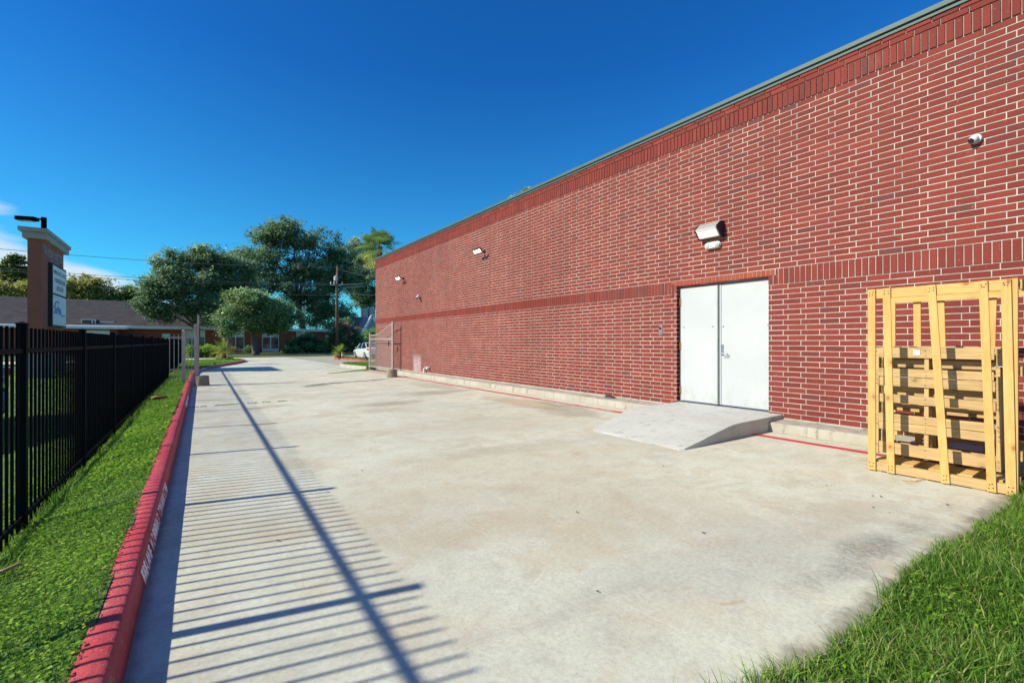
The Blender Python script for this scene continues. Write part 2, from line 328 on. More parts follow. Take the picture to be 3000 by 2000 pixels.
def doormat():
    m = mat('white_door_paint', (.455, .475, .475), .6); t = NT(m); x = t.xyz(); P = t.pos
    c = t.mix(t.rng(t.noise(1.2, 5, .6, P), .35, .65), (.47, .49, .488), (.43, .45, .455))
    gr = t.math('MULTIPLY', t.rng(x[2], .75, .22), t.rng(t.noise(7, 7, .7, t.map((1, 1, .5), P)), .42, .66)); c = t.mix(t.math('MULTIPLY', gr, .32), c, (.27, .25, .20))
    c = t.mix(t.math('MULTIPLY', t.rng(t.noise(16, 6, .75, t.map((1, 1, .25), P, (4, 2, 0))), .62, .68), .35), c, (.30, .30, .28))
    t.out(c); t.bump(t.noise(2.2, 3, .5, P), .12, .02); return m
M['door'] = doormat()
M['hinge'] = mat('bronze_hinge', (.36, .20, .09), .5, .4)
M['frame'] = soft('grey_green_frame', (.16, .20, .19), (.22, .26, .24), 4, .5, .05)
M['steel'] = mat('satin_steel', (.35, .38, .42), .35, .8)
M['bronze'] = mat('dark_bronze', (.03, .027, .032), .55, spec=.25)
M['greymetal'] = mat('grey_cast_metal', (.33, .31, .30), .45)
M['lens'] = mat('lit_lens', (.5, .5, .48), .3, emit=(1, .98, .92), es=.45)
M['led'] = mat('lit_led_face', (.9, .9, .85), .3, emit=(1, .95, .78), es=3)
M['cream'] = mat('cream_plastic', (.62, .60, .50), .4)
M['camwhite'] = mat('white_plastic', (.55, .58, .62), .35)
M['glassblack'] = mat('dark_glass', (.015, .018, .03), .08)
M['pane'] = None
def pane_mat():
    m = mat('window_glass', (.03, .05, .06), .08, spec=.8); t = NT(m); x = t.xyz(); c = t.mix(t.rng(t.noise(.7, 3, .5, t.pos), .42, .58), (.02, .035, .04), (.10, .09, .08)); t.out(c); return m
M['pane'] = pane_mat()
M['trim'] = soft('pale_blue_trim', (.78, .84, .84), (.70, .77, .78), 1, .7)
def shingle():
    m = mat('brown_shingles', (.06, .05, .05), .95); t = NT(m); x = t.xyz(); P = t.pos
    c = t.mix(t.rng(t.noise(1.3, 6, .75, t.map((1, 1, 2), P)), .35, .65), (.050, .042, .043), (.095, .080, .078))
    c = t.mix(t.math('MULTIPLY', t.rng(t.noise(9, 3, .7, t.map((.35, 1, 3), P)), .5, .7), .6), c, (.03, .026, .028)); t.out(c); t.bump(t.noise(7, 4, .7, P), .5, .05); return m
M['roof'] = shingle()
M['roof_tan'] = soft('tan_shingles', (.26, .21, .15), (.19, .15, .11), 2.5, .95)
M['siding'] = soft('grey_siding', (.33, .36, .40), (.28, .31, .35), 1, .8)
M['palewall'] = soft('pale_wall', (.55, .50, .47), (.45, .41, .38), 1, .8)
M['signbrown'] = soft('brown_stucco', (.34, .105, .066), (.28, .088, .058), 1.2, .85, .1)
M['signcap'] = soft('grey_sign_cap', (.36, .34, .31), (.30, .28, .26), 2, .7)
M['signface'] = mat('white_sign_face', (.86, .90, .92), .4)
M['signink'] = mat('black_ink', (.02, .02, .025), .5)
M['signblue'] = mat('blue_ink', (.01, .13, .48), .5)
M['signorange'] = mat('orange_ink', (.65, .25, .03), .5)
M['signsilver'] = mat('pale_metal_letters', (.38, .36, .37), .5)
M['pedestal'] = soft('pale_plinth', (.40, .40, .38), (.34, .34, .33), 2, .8)
M['polewood'] = soft('utility_pole_wood', (.22, .12, .075), (.15, .085, .06), 3, .9, .4, .02, vs=(4, 4, .4))
M['galv'] = mat('galvanised_metal', (.42, .44, .46), .5, .3)
M['wire'] = mat('wire_sheath', (.10, .10, .11), .6)
M['palewire'] = mat('pale_wire', (.45, .44, .42), .6)
M['pier'] = stained('ribbed_form_concrete', (.33, .27, .205), (.25, .20, .155), (.12, .10, .08), 3)
def wood(name, a, b, knot, axis, grain=22):
    m = mat(name, a, .7, spec=.3); t = NT(m)
    oi = t.n('ShaderNodeObjectInfo'); ad = t.n('ShaderNodeVectorMath'); ad.operation = 'ADD'; t.l(t.tc.outputs['Object'], ad.inputs[0])
    cb = t.n('ShaderNodeCombineXYZ'); 
    for i in range(3): t.l(t.math('MULTIPLY', oi.outputs['Random'], 31.0+i*17), cb.inputs[i])
    t.l(cb.outputs[0], ad.inputs[1]); V = ad.outputs[0]
    sc = [grain]*3; sc[axis] = grain*.06; v = t.map(tuple(sc), V); f = t.noise(1.5, 5, .6, v, 1.2)
    c = t.mix(t.rng(f, .35, .65), a, b)
    sk = [3.2]*3; sk[axis] = 2.3; vo = t.n('ShaderNodeTexVoronoi'); vo.inputs['Scale'].default_value = 1; t.l(t.map(tuple(x*1.9 for x in sk), V), vo.inputs['Vector'])
    c = t.mix(t.math('MULTIPLY', t.rng(vo.outputs['Distance'], .05, .13, 1, 0), .85), c, knot)
    c = t.mix(t.math('MULTIPLY', t.rng(vo.outputs['Distance'], .12, .3, 1, 0), .3), c, knot)
    sk = [1.3]*3; w2 = t.noise(1.7, 4, .6, V); c = t.mix(t.math('MULTIPLY', t.rng(w2, .45, .75), .35), c, tuple(x*.7 for x in a))
    c = t.mix(t.math('MULTIPLY', t.rng(oi.outputs['Random'], 0, 1, 0, 1, False), .25), c, tuple(x*.7 for x in b))
    t.out(c); t.bump(f, .25, .003); return m
for ax, nm in ((1, 'y'), (2, 'z'), (0, 'x')):
    M['pine'+nm] = wood('new_pine_'+nm, (.66, .42, .145), (.56, .33, .095), (.30, .13, .04), ax)
    M['old'+nm] = wood('weathered_pallet_wood_'+nm, (.58, .39, .165), (.43, .285, .13), (.14, .095, .06), ax)
for o_ in []: pass
M['nail'] = mat('nail_head', (.03, .025, .02), .5)
M['paper'] = mat('paper_label', (.6, .65, .7), .6)
def leafmat(name, a, b, c3=None, trans=.25, rough=.55):
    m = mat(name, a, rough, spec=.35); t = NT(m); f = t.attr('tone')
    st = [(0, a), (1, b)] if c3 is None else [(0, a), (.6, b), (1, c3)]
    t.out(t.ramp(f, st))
    if trans:
        tr = t.n('ShaderNodeBsdfTranslucent'); mx = t.n('ShaderNodeMixShader'); mx.inputs[0].default_value = trans
        t.l(t.ramp(f, [(p, tuple(min(1, v*1.5) for v in c)) for p, c in st]), tr.inputs[0])
        o = t.t.nodes['Material Output']; t.l(t.b.outputs[0], mx.inputs[1]); t.l(tr.outputs[0], mx.inputs[2]); t.l(mx.outputs[0], o.inputs[0])
    return m
M['grass'] = leafmat('grass_blades', (.045, .13, .012), (.17, .33, .028), (.40, .42, .14), .4)
M['clover'] = leafmat('clover_leaves', (.08, .20, .015), (.28, .48, .03), (.46, .58, .08), .4)
M['oak'] = leafmat('oak_leaves', (.055, .12, .055), (.20, .30, .145), (.44, .52, .31), .42, .42)
M['oak2'] = leafmat('olive_oak_leaves', (.09, .17, .06), (.29, .40, .17), (.52, .60, .32), .42, .42)
M['yellowleaf'] = leafmat('yellow_green_leaves', (.17, .21, .05), (.38, .38, .09), (.52, .45, .13), .4)
M['bgleaf'] = leafmat('mid_green_leaves', (.10, .17, .045), (.24, .33, .08), (.38, .43, .12), .4)
M['pine'] = leafmat('pine_needles', (.09, .15, .04), (.25, .31, .08), None, .4)
M['hedge'] = leafmat('hedge_leaves', (.09, .20, .03), (.26, .42, .06), (.48, .60, .12), .4)
M['darkshrub'] = leafmat('dark_shrub_leaves', (.045, .11, .05), (.14, .29, .11), (.25, .44, .15), .4)
M['brownleaf'] = leafmat('dry_brown_leaves', (.20, .12, .09), (.42, .28, .22), (.50, .36, .24), .3)
M['palm'] = leafmat('palm_fronds', (.09, .17, .045), (.25, .35, .10), (.60, .52, .10), .35)
M['sago'] = leafmat('sago_fronds', (.08, .15, .02), (.26, .33, .05), (.52, .42, .10), .35)
M['bark'] = soft('oak_bark', (.13, .11, .095), (.07, .06, .05), 4, .95, .6, .03, vs=(2, 2, .6))
M['palmbark'] = soft('palm_bark', (.12, .085, .06), (.06, .045, .032), 12, .95, .6, .03)
M['soil'] = None
def lawn_mat(name, a, b, c3):
    m = mat(name, a, .95); t = NT(m); x = t.xyz(); P = t.pos
    c = t.mix(t.rng(t.noise(1.3, 6, .65, P), .35, .65), a, b); c = t.mix(t.math('MULTIPLY', t.rng(t.noise(.45, 5, .6, t.map((1, 1, 1), P, (3, 1, 0))), .52, .68), .8), c, c3)
    c = t.mix(t.math('MULTIPLY', t.rng(t.noise(30, 4, .7, P), .5, .7), .5), c, tuple(v*.4 for v in a))
    t.out(c); t.bump(t.noise(22, 6, .8, P), 1, .03); return m
M['lawn'] = lawn_mat('lawn', (.09, .17, .025), (.14, .24, .03), (.19, .18, .07))
M['dirt'] = lawn_mat('soil_under_grass', (.035, .045, .015), (.05, .075, .018), (.075, .06, .035))
M['backlawn'] = lawn_mat('dry_lawn', (.10, .13, .03), (.06, .10, .02), (.22, .19, .08))
M['street'] = soft('pale_street', (.42, .42, .40), (.36, .36, .35), .6, .9)
M['tyre'] = mat('tyre_rubber', (.015, .015, .016), .8)
M['rim'] = mat('alloy_rim', (.5, .52, .55), .3, .7)
M['carwhite'] = mat('pale_green_white_car_paint', (.55, .62, .60), .25); M['carblue'] = mat('silver_blue_car_paint', (.30, .37, .45), .25, .3)
for k in ('carwhite', 'carblue'): M[k].node_tree.nodes['Principled BSDF'].inputs['Coat Weight'].default_value = .6
M['carglass'] = mat('car_glass', (.01, .02, .045), .05, spec=.8)
M['tail'] = mat('tail_lamp', (.5, .02, .02), .2)
M['cone'] = soft('rust_brown_bark', (.35, .15, .07), (.25, .10, .05), 9, .8)
M['deadleaf'] = mat('dead_leaf', (.09, .045, .025), .8)
M['stone'] = soft('grey_stone', (.20, .19, .17), (.12, .11, .10), 5, .9, .5, .02)

# ------------------------------------------------------------------ ground
kY = [-3, 2.76, 17.4, 23.9, 26.3, 29.4, 33.2, 36.2, 37.6, 38.6]
kX = [-.31, -.21, .04, .20, .45, 1.15, 2.35, 3.1, 3.3, 3.2]
def kx(y): return float(np.interp(y, kY, kX))
def smoothk(y): return float(np.mean([kx(min(38.6, y+d)) for d in (-.8, -.4, 0, .4, .8)])) if y > 18 else kx(y)
def structure(o): o['kind'] = 'structure'; return o
g = MB().add([(-900, -300, -.16), (900, -300, -.16), (900, 1500, -.16), (-900, 1500, -.16)], [(0, 1, 2, 3)]); structure(g.build('ground', M['backlawn']))
def strip(name, rows, m, z=0, thick=.16):   # rows: (y, x0, x1)
    b = MB(); n = len(rows)
    for y, x0, x1 in rows: b.v += [(x0, y, z), (x1, y, z), (x0, y, z-thick), (x1, y, z-thick)]
    for i in range(n-1):
        k = 4*i; q = k+4
        b.f += [(k, k+1, q+1, q), (k+1, k+3, q+3, q+1), (k+2, k, q, q+2)]
    b.f += [(0, 2, 3, 1), (4*n-4, 4*n-3, 4*n-1, 4*n-2)]
    return b.build(name, m)
def frontY(x): return .93 - .035*x + .03*math.sin(x*2.1) + .17*math.exp(-((x-1.1)/.75)**2)
rows = [(y, smoothk(y)-.03, 7.3) for y in np.linspace(1.1, 24.5, 48)]
b = MB()
xs = np.linspace(kx(1)-.03, 7.3, 30)
fr = [(x, frontY(x), 0) for x in xs] + [(x, 1.1, 0) for x in xs]; n = len(xs)
b.add(fr, [(i, i+1, n+i+1, n+i) for i in range(n-1)])
b.add([(x, frontY(x), -.15) for x in xs] + [(x, frontY(x), 0) for x in xs], [(i, i+1, n+i+1, n+i) for i in range(n-1)])
for i in range(len(rows)-1):
    y0, a0, c0 = rows[i]; y1, a1, c1 = rows[i+1]; b.add([(a0, y0, 0), (c0, y0, 0), (c1, y1, 0), (a1, y1, 0)], [(0, 1, 2, 3)])
ys = np.linspace(24.5, 38.6, 30)
for i in range(29): b.add([(smoothk(ys[i])-.03, ys[i], 0), (45, ys[i], 0), (45, ys[i+1], 0), (smoothk(ys[i+1])-.03, ys[i+1], 0)], [(0, 1, 2, 3)])
b.add([(-60, 40.6, 0), (1.5, 40.6, 0), (1.5, 47, 0), (-60, 47, 0)], [(0, 1, 2, 3)]); b.add([(1.5, 38.6, 0), (45, 38.6, 0), (45, 47, 0), (1.5, 47, 0)], [(0, 1, 2, 3)])
structure(b.build('driveway', M['concrete']))
# lawn beside the kerb and beyond the fence
def fenceX(y): return -1.14+.02*y
def lawnz(x, y):
    k = smoothk(y)-.14; f = fenceX(y)
    if x > f:
        s = min(1, max(0, (k-x)/(k-f))); z = .125*(1-s)**1.0 - .085*s
    else: z = -.085 - .02*min(1, (f-x)/3)
    if y > 22: z = max(z, .02 + .08*min(1, (y-22)/8)) if x > f-1 else z
    return z + .012*math.sin(x*7+y*2.3)*math.cos(y*3.1-x)
b = MB(); Ys = np.concatenate([np.linspace(-3, 38.6, 130), np.linspace(38.9, 40.5, 4)]); prm = np.concatenate([np.linspace(0, 1, 12), np.array([1.3, 2, 4, 9, 20, 40])])
nx = len(prm)
for y in Ys:
    k = (smoothk(y)-.13) if y <= 38.6 else 3.0-(y-38.6)*.9; f = fenceX(y)
    for p in prm:
        x = k+(f-k)*p if p <= 1 else f-(p-1)*1.5
        b.v.append((x, y, lawnz(x, y)))
for i in range(len(Ys)-1):
    for j in range(nx-1):
        a = i*nx+j; b.f.append((a, a+nx, a+nx+1, a+1))
structure(b.build('lawn', M['lawn'], smooth=True))
# lawn in the near right corner
def rz(x, y): return -.01 + .035*min(1, max(0, (frontY(x)-y)/.5)) + .012*math.sin(x*5+y*4)
b = MB(); X2 = np.linspace(.2, 9, 60); T2 = [0, .1, .3, .6, 1, 1.6, 2.4, 4]
for x in X2:
    for t_ in T2: y = frontY(x)+.01-t_; b.v.append((x, y, rz(x, y)))
m_ = len(T2)
for i in range(len(X2)-1):
    for j in range(m_-1): a = i*m_+j; b.f.append((a, a+1, a+m_+1, a+m_))
structure(b.build('lawn_corner', M['dirt'], smooth=True))
b = MB().box((-60, 47.0, -.1), (60, 66.5, .05)); structure(b.build('far_lawn', M['backlawn']))

# red kerb
def kerb_path():
    p = [(smoothk(y), y) for y in np.concatenate([np.linspace(-3, 18, 60), np.linspace(18.5, 38.2, 36)])]
    p += [(3.22, 38.9), (3.0, 39.5), (2.5, 40.0), (1.6, 40.4)]; return p
def sweep(path, prof, name, m, parent=None, jit=0, smooth=True):
    b = MB(); n = len(prof); pv = [Vector((x, y, 0)) for x, y in path]
    for i, p in enumerate(pv):
        d = (pv[min(i+1, len(pv)-1)]-pv[max(i-1, 0)]).normalized(); r = Vector((d.y, -d.x, 0))
        for (o, z) in prof:
            q = p + r*(o+random.uniform(-jit, jit)); b.v.append((q.x, q.y, z+random.uniform(-jit, jit)))
    for i in range(len(pv)-1):
        for j in range(n-1): a = i*n+j; b.f.append((a, a+n, a+n+1, a+1))
    b.f.append(tuple(range(n))); b.f.append(tuple(len(b.v)-n+j for j in range(n))[::-1])
    return b.build(name, m, parent, smooth=smooth)
prof = [(-.155, -.1), (-.152, .118), (-.145, .128), (-.09, .134), (-.055, .134), (-.04, .128), (-.028, .112), (-.012, .03), (0, -.02)]
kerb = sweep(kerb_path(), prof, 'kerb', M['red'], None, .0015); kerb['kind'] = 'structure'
def text_mesh(txt, size, ext=.0, align='LEFT', spacing=1.0, bold=0):
    c = bpy.data.curves.new('t', 'FONT'); c.body = txt; c.size = size; c.extrude = ext; c.align_x = align; c.space_character = spacing; c.offset = bold
    o = bpy.data.objects.new('t', c); COL.objects.link(o); bpy.context.view_layer.update()
    me = bpy.data.meshes.new_from_object(o.evaluated_get(bpy.context.evaluated_depsgraph_get())); bpy.data.objects.remove(o); return me
def text_obj(txt, origin, xdir, ydir, width, height, m, parent, name='lettering', bold=0, fn=None):
    me = text_mesh(txt, 1.0, 0, bold=bold); v = np.array([p.co[:] for p in me.vertices]); lo = v.min(0); hi = v.max(0)
    O = Vector(origin or (0, 0, 0)); X = Vector(xdir); Y = Vector(ydir); po = ORG[parent.name] if parent is not None else Vector((0, 0, 0))
    for p in me.vertices:
        a = (p.co.x-lo[0])/(hi[0]-lo[0])*width; q = (p.co.y-lo[1])/(hi[1]-lo[1])*height
        if fn: w = Vector(fn(a, q))
        else: w = O + X*a + Y*q
        p.co = w-po
    me.name = name; me.materials.clear(); return link(name, me, parent, m)
def kerbtext(txt, y0, L, h=.083):
    def fn(a, q):
        y = y0+a; x = smoothk(y) - .012*(.012+q)/.085 + .0035 - .010*max(0, (q+.012-.07)/.02); z = .018+q; return (x - .0 , y, z)
    return text_obj(txt, None, (0, 1, 0), (0, 0, 1), L, h, M['whitebright'], kerb, fn=fn, bold=.008)
kerbtext('FIRE LANE   NO PARKING   TOW AWAY ZONE', 3.25, 1.95); kerbtext('FIRE LANE  NO PARKING  TOW AWAY ZONE', 11.5, 1.9); kerbtext('FIRE LANE  NO PARKING', 24.3, 3.0)
# red line by the wall
path = [(6.845, -3), (6.845, 17.4), (6.87, 19.2), (6.80, 21.9)]
rl = sweep(path, [(-.065, .001), (-.065, .004), (.065, .004), (.065, .001)], 'painted_line', M['redline'], smooth=False); rl['kind'] = 'structure'
o = sweep([(6.80, 22.0), (6.3, 26.6), (6.25, 27.3), (7.2, 27.9)], [(-.05, .001), (-.05, .004), (.05, .004), (.05, .001)], 'painted_line', M['fadedline'], smooth=False); o['kind'] = 'structure'
text_obj('FIRE LANE  NO PARKING  TOW AWAY ZONE', (6.80, 8.5, .0065), (0, -1, 0), (1, 0, 0), 2.25, .095, M['white'], rl, bold=.01)

# ------------------------------------------------------------------ the big brick building
WX = 7.75; C = .0825; JT = .0105; PB = .258
Z0 = .159; NL = 26; ZS1 = Z0+NL*C; SH = .259; ZU = ZS1+SH; NU = 31; ZS2 = ZU+NU*C; ZT = ZS2+SH; ZTOP = ZT+2*C
YN = -3.2; YF = 23.1; DY0, DY1, DZ = 3.67, 5.39, 2.462
bld = thing('brick_building', 'long red brick building with green roof edge and white double doors', 'building', (9, 10, 0))
BO = ORG[bld.name]
REC = .0045
def wallbox(name, a, b_, m, parent): return MB().box(a, b_).build(name, m, parent)
w = MB(); w.box((WX+REC, DY1+.002, Z0-.03), (WX+.17, YF-REC, ZTOP)); w.box((WX+REC, YN, Z0-.03), (WX+.17, DY0, ZTOP)); w.box((WX+REC, DY0, DZ), (WX+.17, DY1+.002, ZTOP))
w.box((WX+.18, YN, ZTOP-.6), (WX+16, YF-.05, ZTOP-.5)); w.box((WX+.171, YF-.2, Z0), (WX+16, YF-REC, ZTOP)); w.box((WX+.171, YN, Z0), (WX+16, YN+.2, ZTOP)); w.box((WX+15.8, YN+.2, Z0), (WX+16, YF-.2, ZTOP))
wall = w.build('wall', M['mortar'], bld)
MB().box((WX+.02, YN, -.1), (WX+15.9, DY0+.05, Z0-.031)).box((WX+.02, DY1-.05, -.1), (WX+15.9, YF-.02, Z0-.031)).build('foundation', M['step'], bld)
bricks = []   # (x0,y0,z0,x1,y1,z1,kind,clip)
def course(z, ph, pro=0, h=C, skip=None):
    y = YN + ((ph-YN) % PB) - PB
    while y < YF:
        a, e = y+JT/2, y+PB-JT/2; a = max(a, YN); e = min(e, YF)
        segs = [(a, e)]
        if skip:
            s0, s1 = skip; ns = []
            for p, q in segs:
                if q <= s0 or p >= s1: ns.append((p, q)); continue
                if p < s0-.02: ns.append((p, s0))
                if q > s1+.02: ns.append((s1, q))
            segs = ns
        for p, q in segs:
            if q-p > .015: bricks.append((p, z+JT/2, q, z+h-JT/2, pro, 'brick'))
        y += PB
for i in range(NL): course(Z0+i*C, (.092 if i % 2 == 0 else .022-.002), 0, C, (DY0, DY1) if Z0+(i+.6)*C > .2 and True else None)
HH0 = DY0-.098; HH1 = HH0+.0735*math.ceil((DY1+.10-HH0)/.0735)
yy = YN
SP = .0800
while yy < YF:
    if not (yy+SP > DY0-.09 and yy < DY1+.09): bricks.append((yy+JT/2, ZS1+JT/2, min(yy+SP-JT/2, YF), ZU-JT/2, .006, 'soldier_brick'))
    else:
        for a_, e_ in ((yy+JT/2, min(yy+SP-JT/2, DY0)), (max(yy+JT/2, DY1+.003), yy+SP-JT/2)):
            for p_, q_, top_ in ((a_, min(e_, HH0-JT), ZU-JT/2), (max(a_, HH0-JT if e_ > HH0-JT else 99), min(e_, HH1+JT), DZ-JT/2), (max(a_, HH1+JT), e_, ZU-JT/2)):
                if q_-p_ > .008: bricks.append((p_, ZS1+JT/2, q_, top_, .004, 'soldier_brick'))
    bricks.append((yy+JT/2, ZS2+JT/2, min(yy+SP-JT/2, YF), ZT-JT/2, .014, 'soldier_brick')); yy += SP
for i in range(NU): course(ZU+i*C, (.145 if i % 2 == 0 else .227))
course(ZT, .02, .014); course(ZT+C, .105, .014)
# rowlock heads over the doors
heads = []
yy = DY0-.085
yy = DY0-.098
while yy < DY1+.10: heads.append((yy+.004, DZ, yy+.0735-.004, ZU-JT/2)); yy += .0735
def brickverts(y0, z0, y1, z1, pro, depth=.05, ch=.0022):
    xf = -pro; q = []
    for (y, z) in ((y0, z0), (y1, z0), (y1, z1), (y0, z1)): q.append((xf+.003, y, z))
    for (y, z) in ((y0+ch, z0+ch), (y1-ch, z0+ch), (y1-ch, z1-ch), (y0+ch, z1-ch)): q.append((xf, y, z))
    for (y, z) in ((y0, z0), (y1, z0), (y1, z1), (y0, z1)): q.append((xf+depth, y, z))
    return q
BF = [(4, 7, 6, 5), (0, 4, 5, 1), (1, 5, 6, 2), (2, 6, 7, 3), (3, 7, 4, 0), (8, 0, 1, 9), (9, 1, 2, 10), (10, 2, 3, 11), (11, 3, 0, 8)]
def inview(bk):
    yc = (bk[0]+bk[2])/2; zc = (bk[1]+bk[3])/2
    r = WX*CS - yc*SN; d = WX*SN+yc*CS
    if d <= .1: return -1
    px = 1500+1333*r/d; py = 1002-1333*(zc-EYE)/d
    if px > 2990 or py < 0: return -1
    return 1/d
for kind, cap in (('brick', 300), ('soldier_brick', 160)):
    full = (PB-JT, C-JT) if kind == 'brick' else (SP-JT, SH-JT)
    lst = [b_ for b_ in bricks if b_[5] == kind]
    ok = sorted([b_ for b_ in lst if abs((b_[2]-b_[0])-full[0]) < .002], key=lambda q: -inview(q)); near = set(ok[:cap])
    me = bpy.data.meshes.new(kind); me.from_pydata(brickverts(-full[0]/2, -full[1]/2, full[0]/2, full[1]/2, 0), [], BF); me.materials.append(M['brick'])
    for bk in ok[:cap]:
        o = bpy.data.objects.new(kind, me); COL.objects.link(o); o.parent = wall
        o.location = Vector((WX-bk[4]+random.uniform(-.0012, .0012), (bk[0]+bk[2])/2, (bk[1]+bk[3])/2)) - BO
        o.rotation_euler = (random.uniform(-.004, .004), 0, 0)
    B = MB()
    for bk in lst:
        if bk in near: continue
        j = random.uniform(-.0012, .0012); B.add([(WX+x+j, y, z) for x, y, z in brickverts(bk[0], bk[1], bk[2], bk[3], bk[4])], BF)
    if kind == 'brick':      # returns: far corner end, door jambs
        for i in range(NL+NU+4):
            z = Z0+i*C
            if z+C > ZTOP: break
            k = 0; x = WX - .0
            B.box((WX+.004 if i % 2 else WX+.11, YF-.02, z+JT/2), (WX+.10 if i % 2 else WX+.3, YF, z+C-JT/2))
            if z > .2 and z+C < DZ+.02:
                B.box((WX+.004, DY1, z+JT/2), (WX+.16, DY1+.03, z+C-JT/2))
    o = B.build(kind+'s', M['brick'], bld); o['kind'] = 'stuff'
me = bpy.data.meshes.new('head_brick'); hw = .0735-.008; hh = heads[0][3]-heads[0][1]; me.from_pydata(brickverts(-hw/2, -hh/2, hw/2, hh/2, 0, .09), [], BF); me.materials.append(M['orange_brick'])
for h_ in heads:
    o = bpy.data.objects.new('head_brick', me); COL.objects.link(o); o.parent = wall; o.location = Vector((WX-.004, (h_[0]+h_[2])/2, (h_[1]+h_[3])/2)) - BO
# caulked control joint
MB().box((WX-.002, 12.175, Z0), (WX+.02, 12.195, ZS1)).box((WX-.002, 12.175, ZU), (WX+.02, 12.195, ZS2)).build('joint_or_shadow_strip', M['orange_brick'], bld)
# flashing: drip strip, dark gap, coping
f = MB().box((WX-.032, YN, ZTOP-.022), (WX-.018, YF+.03, ZTOP+.012)); f.build('drip_strip', M['green'], bld)
f = MB().box((WX-.022, YN, ZTOP+.012), (WX+.0, YF+.02, ZTOP+.03)); f.build('shadow_gap', M['darkgap'], bld)
f = MB()
f.prism([(WX-.050, ZTOP+.028), (WX-.058, ZTOP+.034), (WX-.050, ZTOP+.100), (WX+.3, ZTOP+.108), (WX+.3, ZTOP+.03)], lambda x, z: (x, YN, z), lambda x, z: (x, YF+.06, z)); f.build('coping', M['green'], bld)
# step along the wall base (broken by the ramp)
for a, e in ((-3.2, 3.46), (5.36, 18.9)):
    b = MB(); ys = np.linspace(a, e, max(3, int((e-a)/.12)))
    pf = [(7.28, 0), (7.285, .118), (7.30, .133), (7.33, .138), (WX-.02, .142), (WX+.02, .15), (WX+.02, -.05), (7.28, -.05)]; n = len(pf)
    for y in ys:
        for j, (x, z) in enumerate(pf): b.v.append((x+random.uniform(-.002, .002), y, z+(random.uniform(-.002, .002) if 0 < j < 6 else 0)))
    for i in range(len(ys)-1):
        for j in range(n): b.f.append((i*n+j, i*n+(j+1) % n, (i+1)*n+(j+1) % n, (i+1)*n+j))
    b.f.append(tuple(range(n))[::-1]); b.f.append(tuple(len(b.v)-n+j for j in range(n)))
    o = b.build('concrete_step', M['step']); tag(o, 'weathered concrete step along the wall foot, %s' % ('short piece between ramp and grass' if a < 0 else 'long piece beyond the ramp'), 'step', 'steps at the foot of the brick wall')
# lumpy mortar bed between step and bricks
b = MB(); ys = np.linspace(-3, 23, 900)
for y in ys: q = random.uniform(0, .022); b.v += [(WX-.012-q, y, .138), (WX-.004-q*.4, y, .15+random.uniform(0, .006)), (WX+.02, y, .157+random.uniform(0, .01))]
for i in range(len(ys)-1):
    if DY0-.05 < ys[i] < DY1+.0: continue
    for j in range(2): a = i*3+j; b.f.append((a, a+3, a+4, a+1))
b.build('mortar_bed', M['step'], bld)
# ramp
b = MB()
def ramptop(s, y0, y1, z, x, n=9): return [(x+(.012*math.sin(k*2.2+s) if s < .1 else 0), y0+(y1-y0)*k/(n-1), z) for k in range(n)]
st = [(0, 5.08, 3.50, 5.00, .004), (.02, 5.14, 3.46, 5.07, .020), (.2, 5.45, 3.45, 5.14, .072), (.4, 5.85, 3.45, 5.22, .142), (.5, 6.1, 3.45, 5.28, .182), (.6, 6.28, 3.45, 5.31, .203), (.7, 6.5, 3.45, 5.335, .211), (1, 7.84, 3.45, 5.36, .214)]
n = 9
for s, x, y0, y1, z in st: b.v += ramptop(s, y0, y1, z, x)
nt_ = len(b.v)
for i in range(len(st)-1):
    for j in range(n-1): a = i*n+j; b.f.append((a, a+n, a+n+1, a+1))
for s, x, y0, y1, z in st: b.v += [(x, y0, -.02), (x, y1, -.02)]
for i in range(len(st)-1):
    p = nt_+2*i; b.f.append((i*n, p, p+2, (i+1)*n)); b.f.append((i*n+n-1, (i+1)*n+n-1, p+3, p+1))
b.f.append(tuple([nt_, nt_+1]+[j for j in range(n-1, -1, -1)]))
o = b.build('access_ramp', M['ramp'], bevel=.006); tag(o, 'pale concrete ramp sloping up to the white double doors', 'ramp')
# doors
XD = WX+.105
MB().box((WX+.1, DY0, .21), (WX+.13, DY1, DZ)).build('door_backing', M['darkgap'], bld)
fr = MB().box((WX+.05, DY1-.028, .215), (WX+.118, DY1-.002, DZ-.002)).box((WX+.07, DY0+.002, .215), (WX+.118, DY0+.016, DZ-.002)).box((WX+.075, DY0+.016, DZ-.042), (WX+.118, DY1-.028, DZ-.002)); fr.build('door_frame', M['frame'], bld)
MB().box((WX+.01, DY0+.003, .2145), (WX+.118, DY1-.003, .224)).build('threshold', M['steel'], bld)
# steel lintel
MB().box((WX+.004, DY0-.05, DZ-.007), (WX+.1, DY1+.05, DZ+.001)).build('lintel', M['redline'], bld)
ym = 4.575
def leaf(y0, y1, dx, lab):
    d = MB().box((WX+.055+dx, y0, .238), (WX+.098+dx, y1, DZ-.05)).build('door_leaf', M['door'], bld, bevel=.002); d['label'] = lab
    MB().box((WX+.050+dx, y0+.01, .242), (WX+.0548+dx, y1-.01, .262)).build('door_sweep', M['galv'], d); return d
dl = leaf(ym+.012, DY1-.034, -.015, 'closed plain white leaf on the left with two dark bolts'); dr = leaf(DY0+.02, ym-.012, .0, 'white leaf on the right with lever handle')
MB().box((WX+.030, ym+.004, .245), (WX+.046, ym+.028, DZ-.055)).build('astragal', M['frame'], dl); MB().box((WX+.042, ym-.04, .245), (WX+.054, ym-.014, DZ-.055)).build('edge_strip', M['galv'], dr)
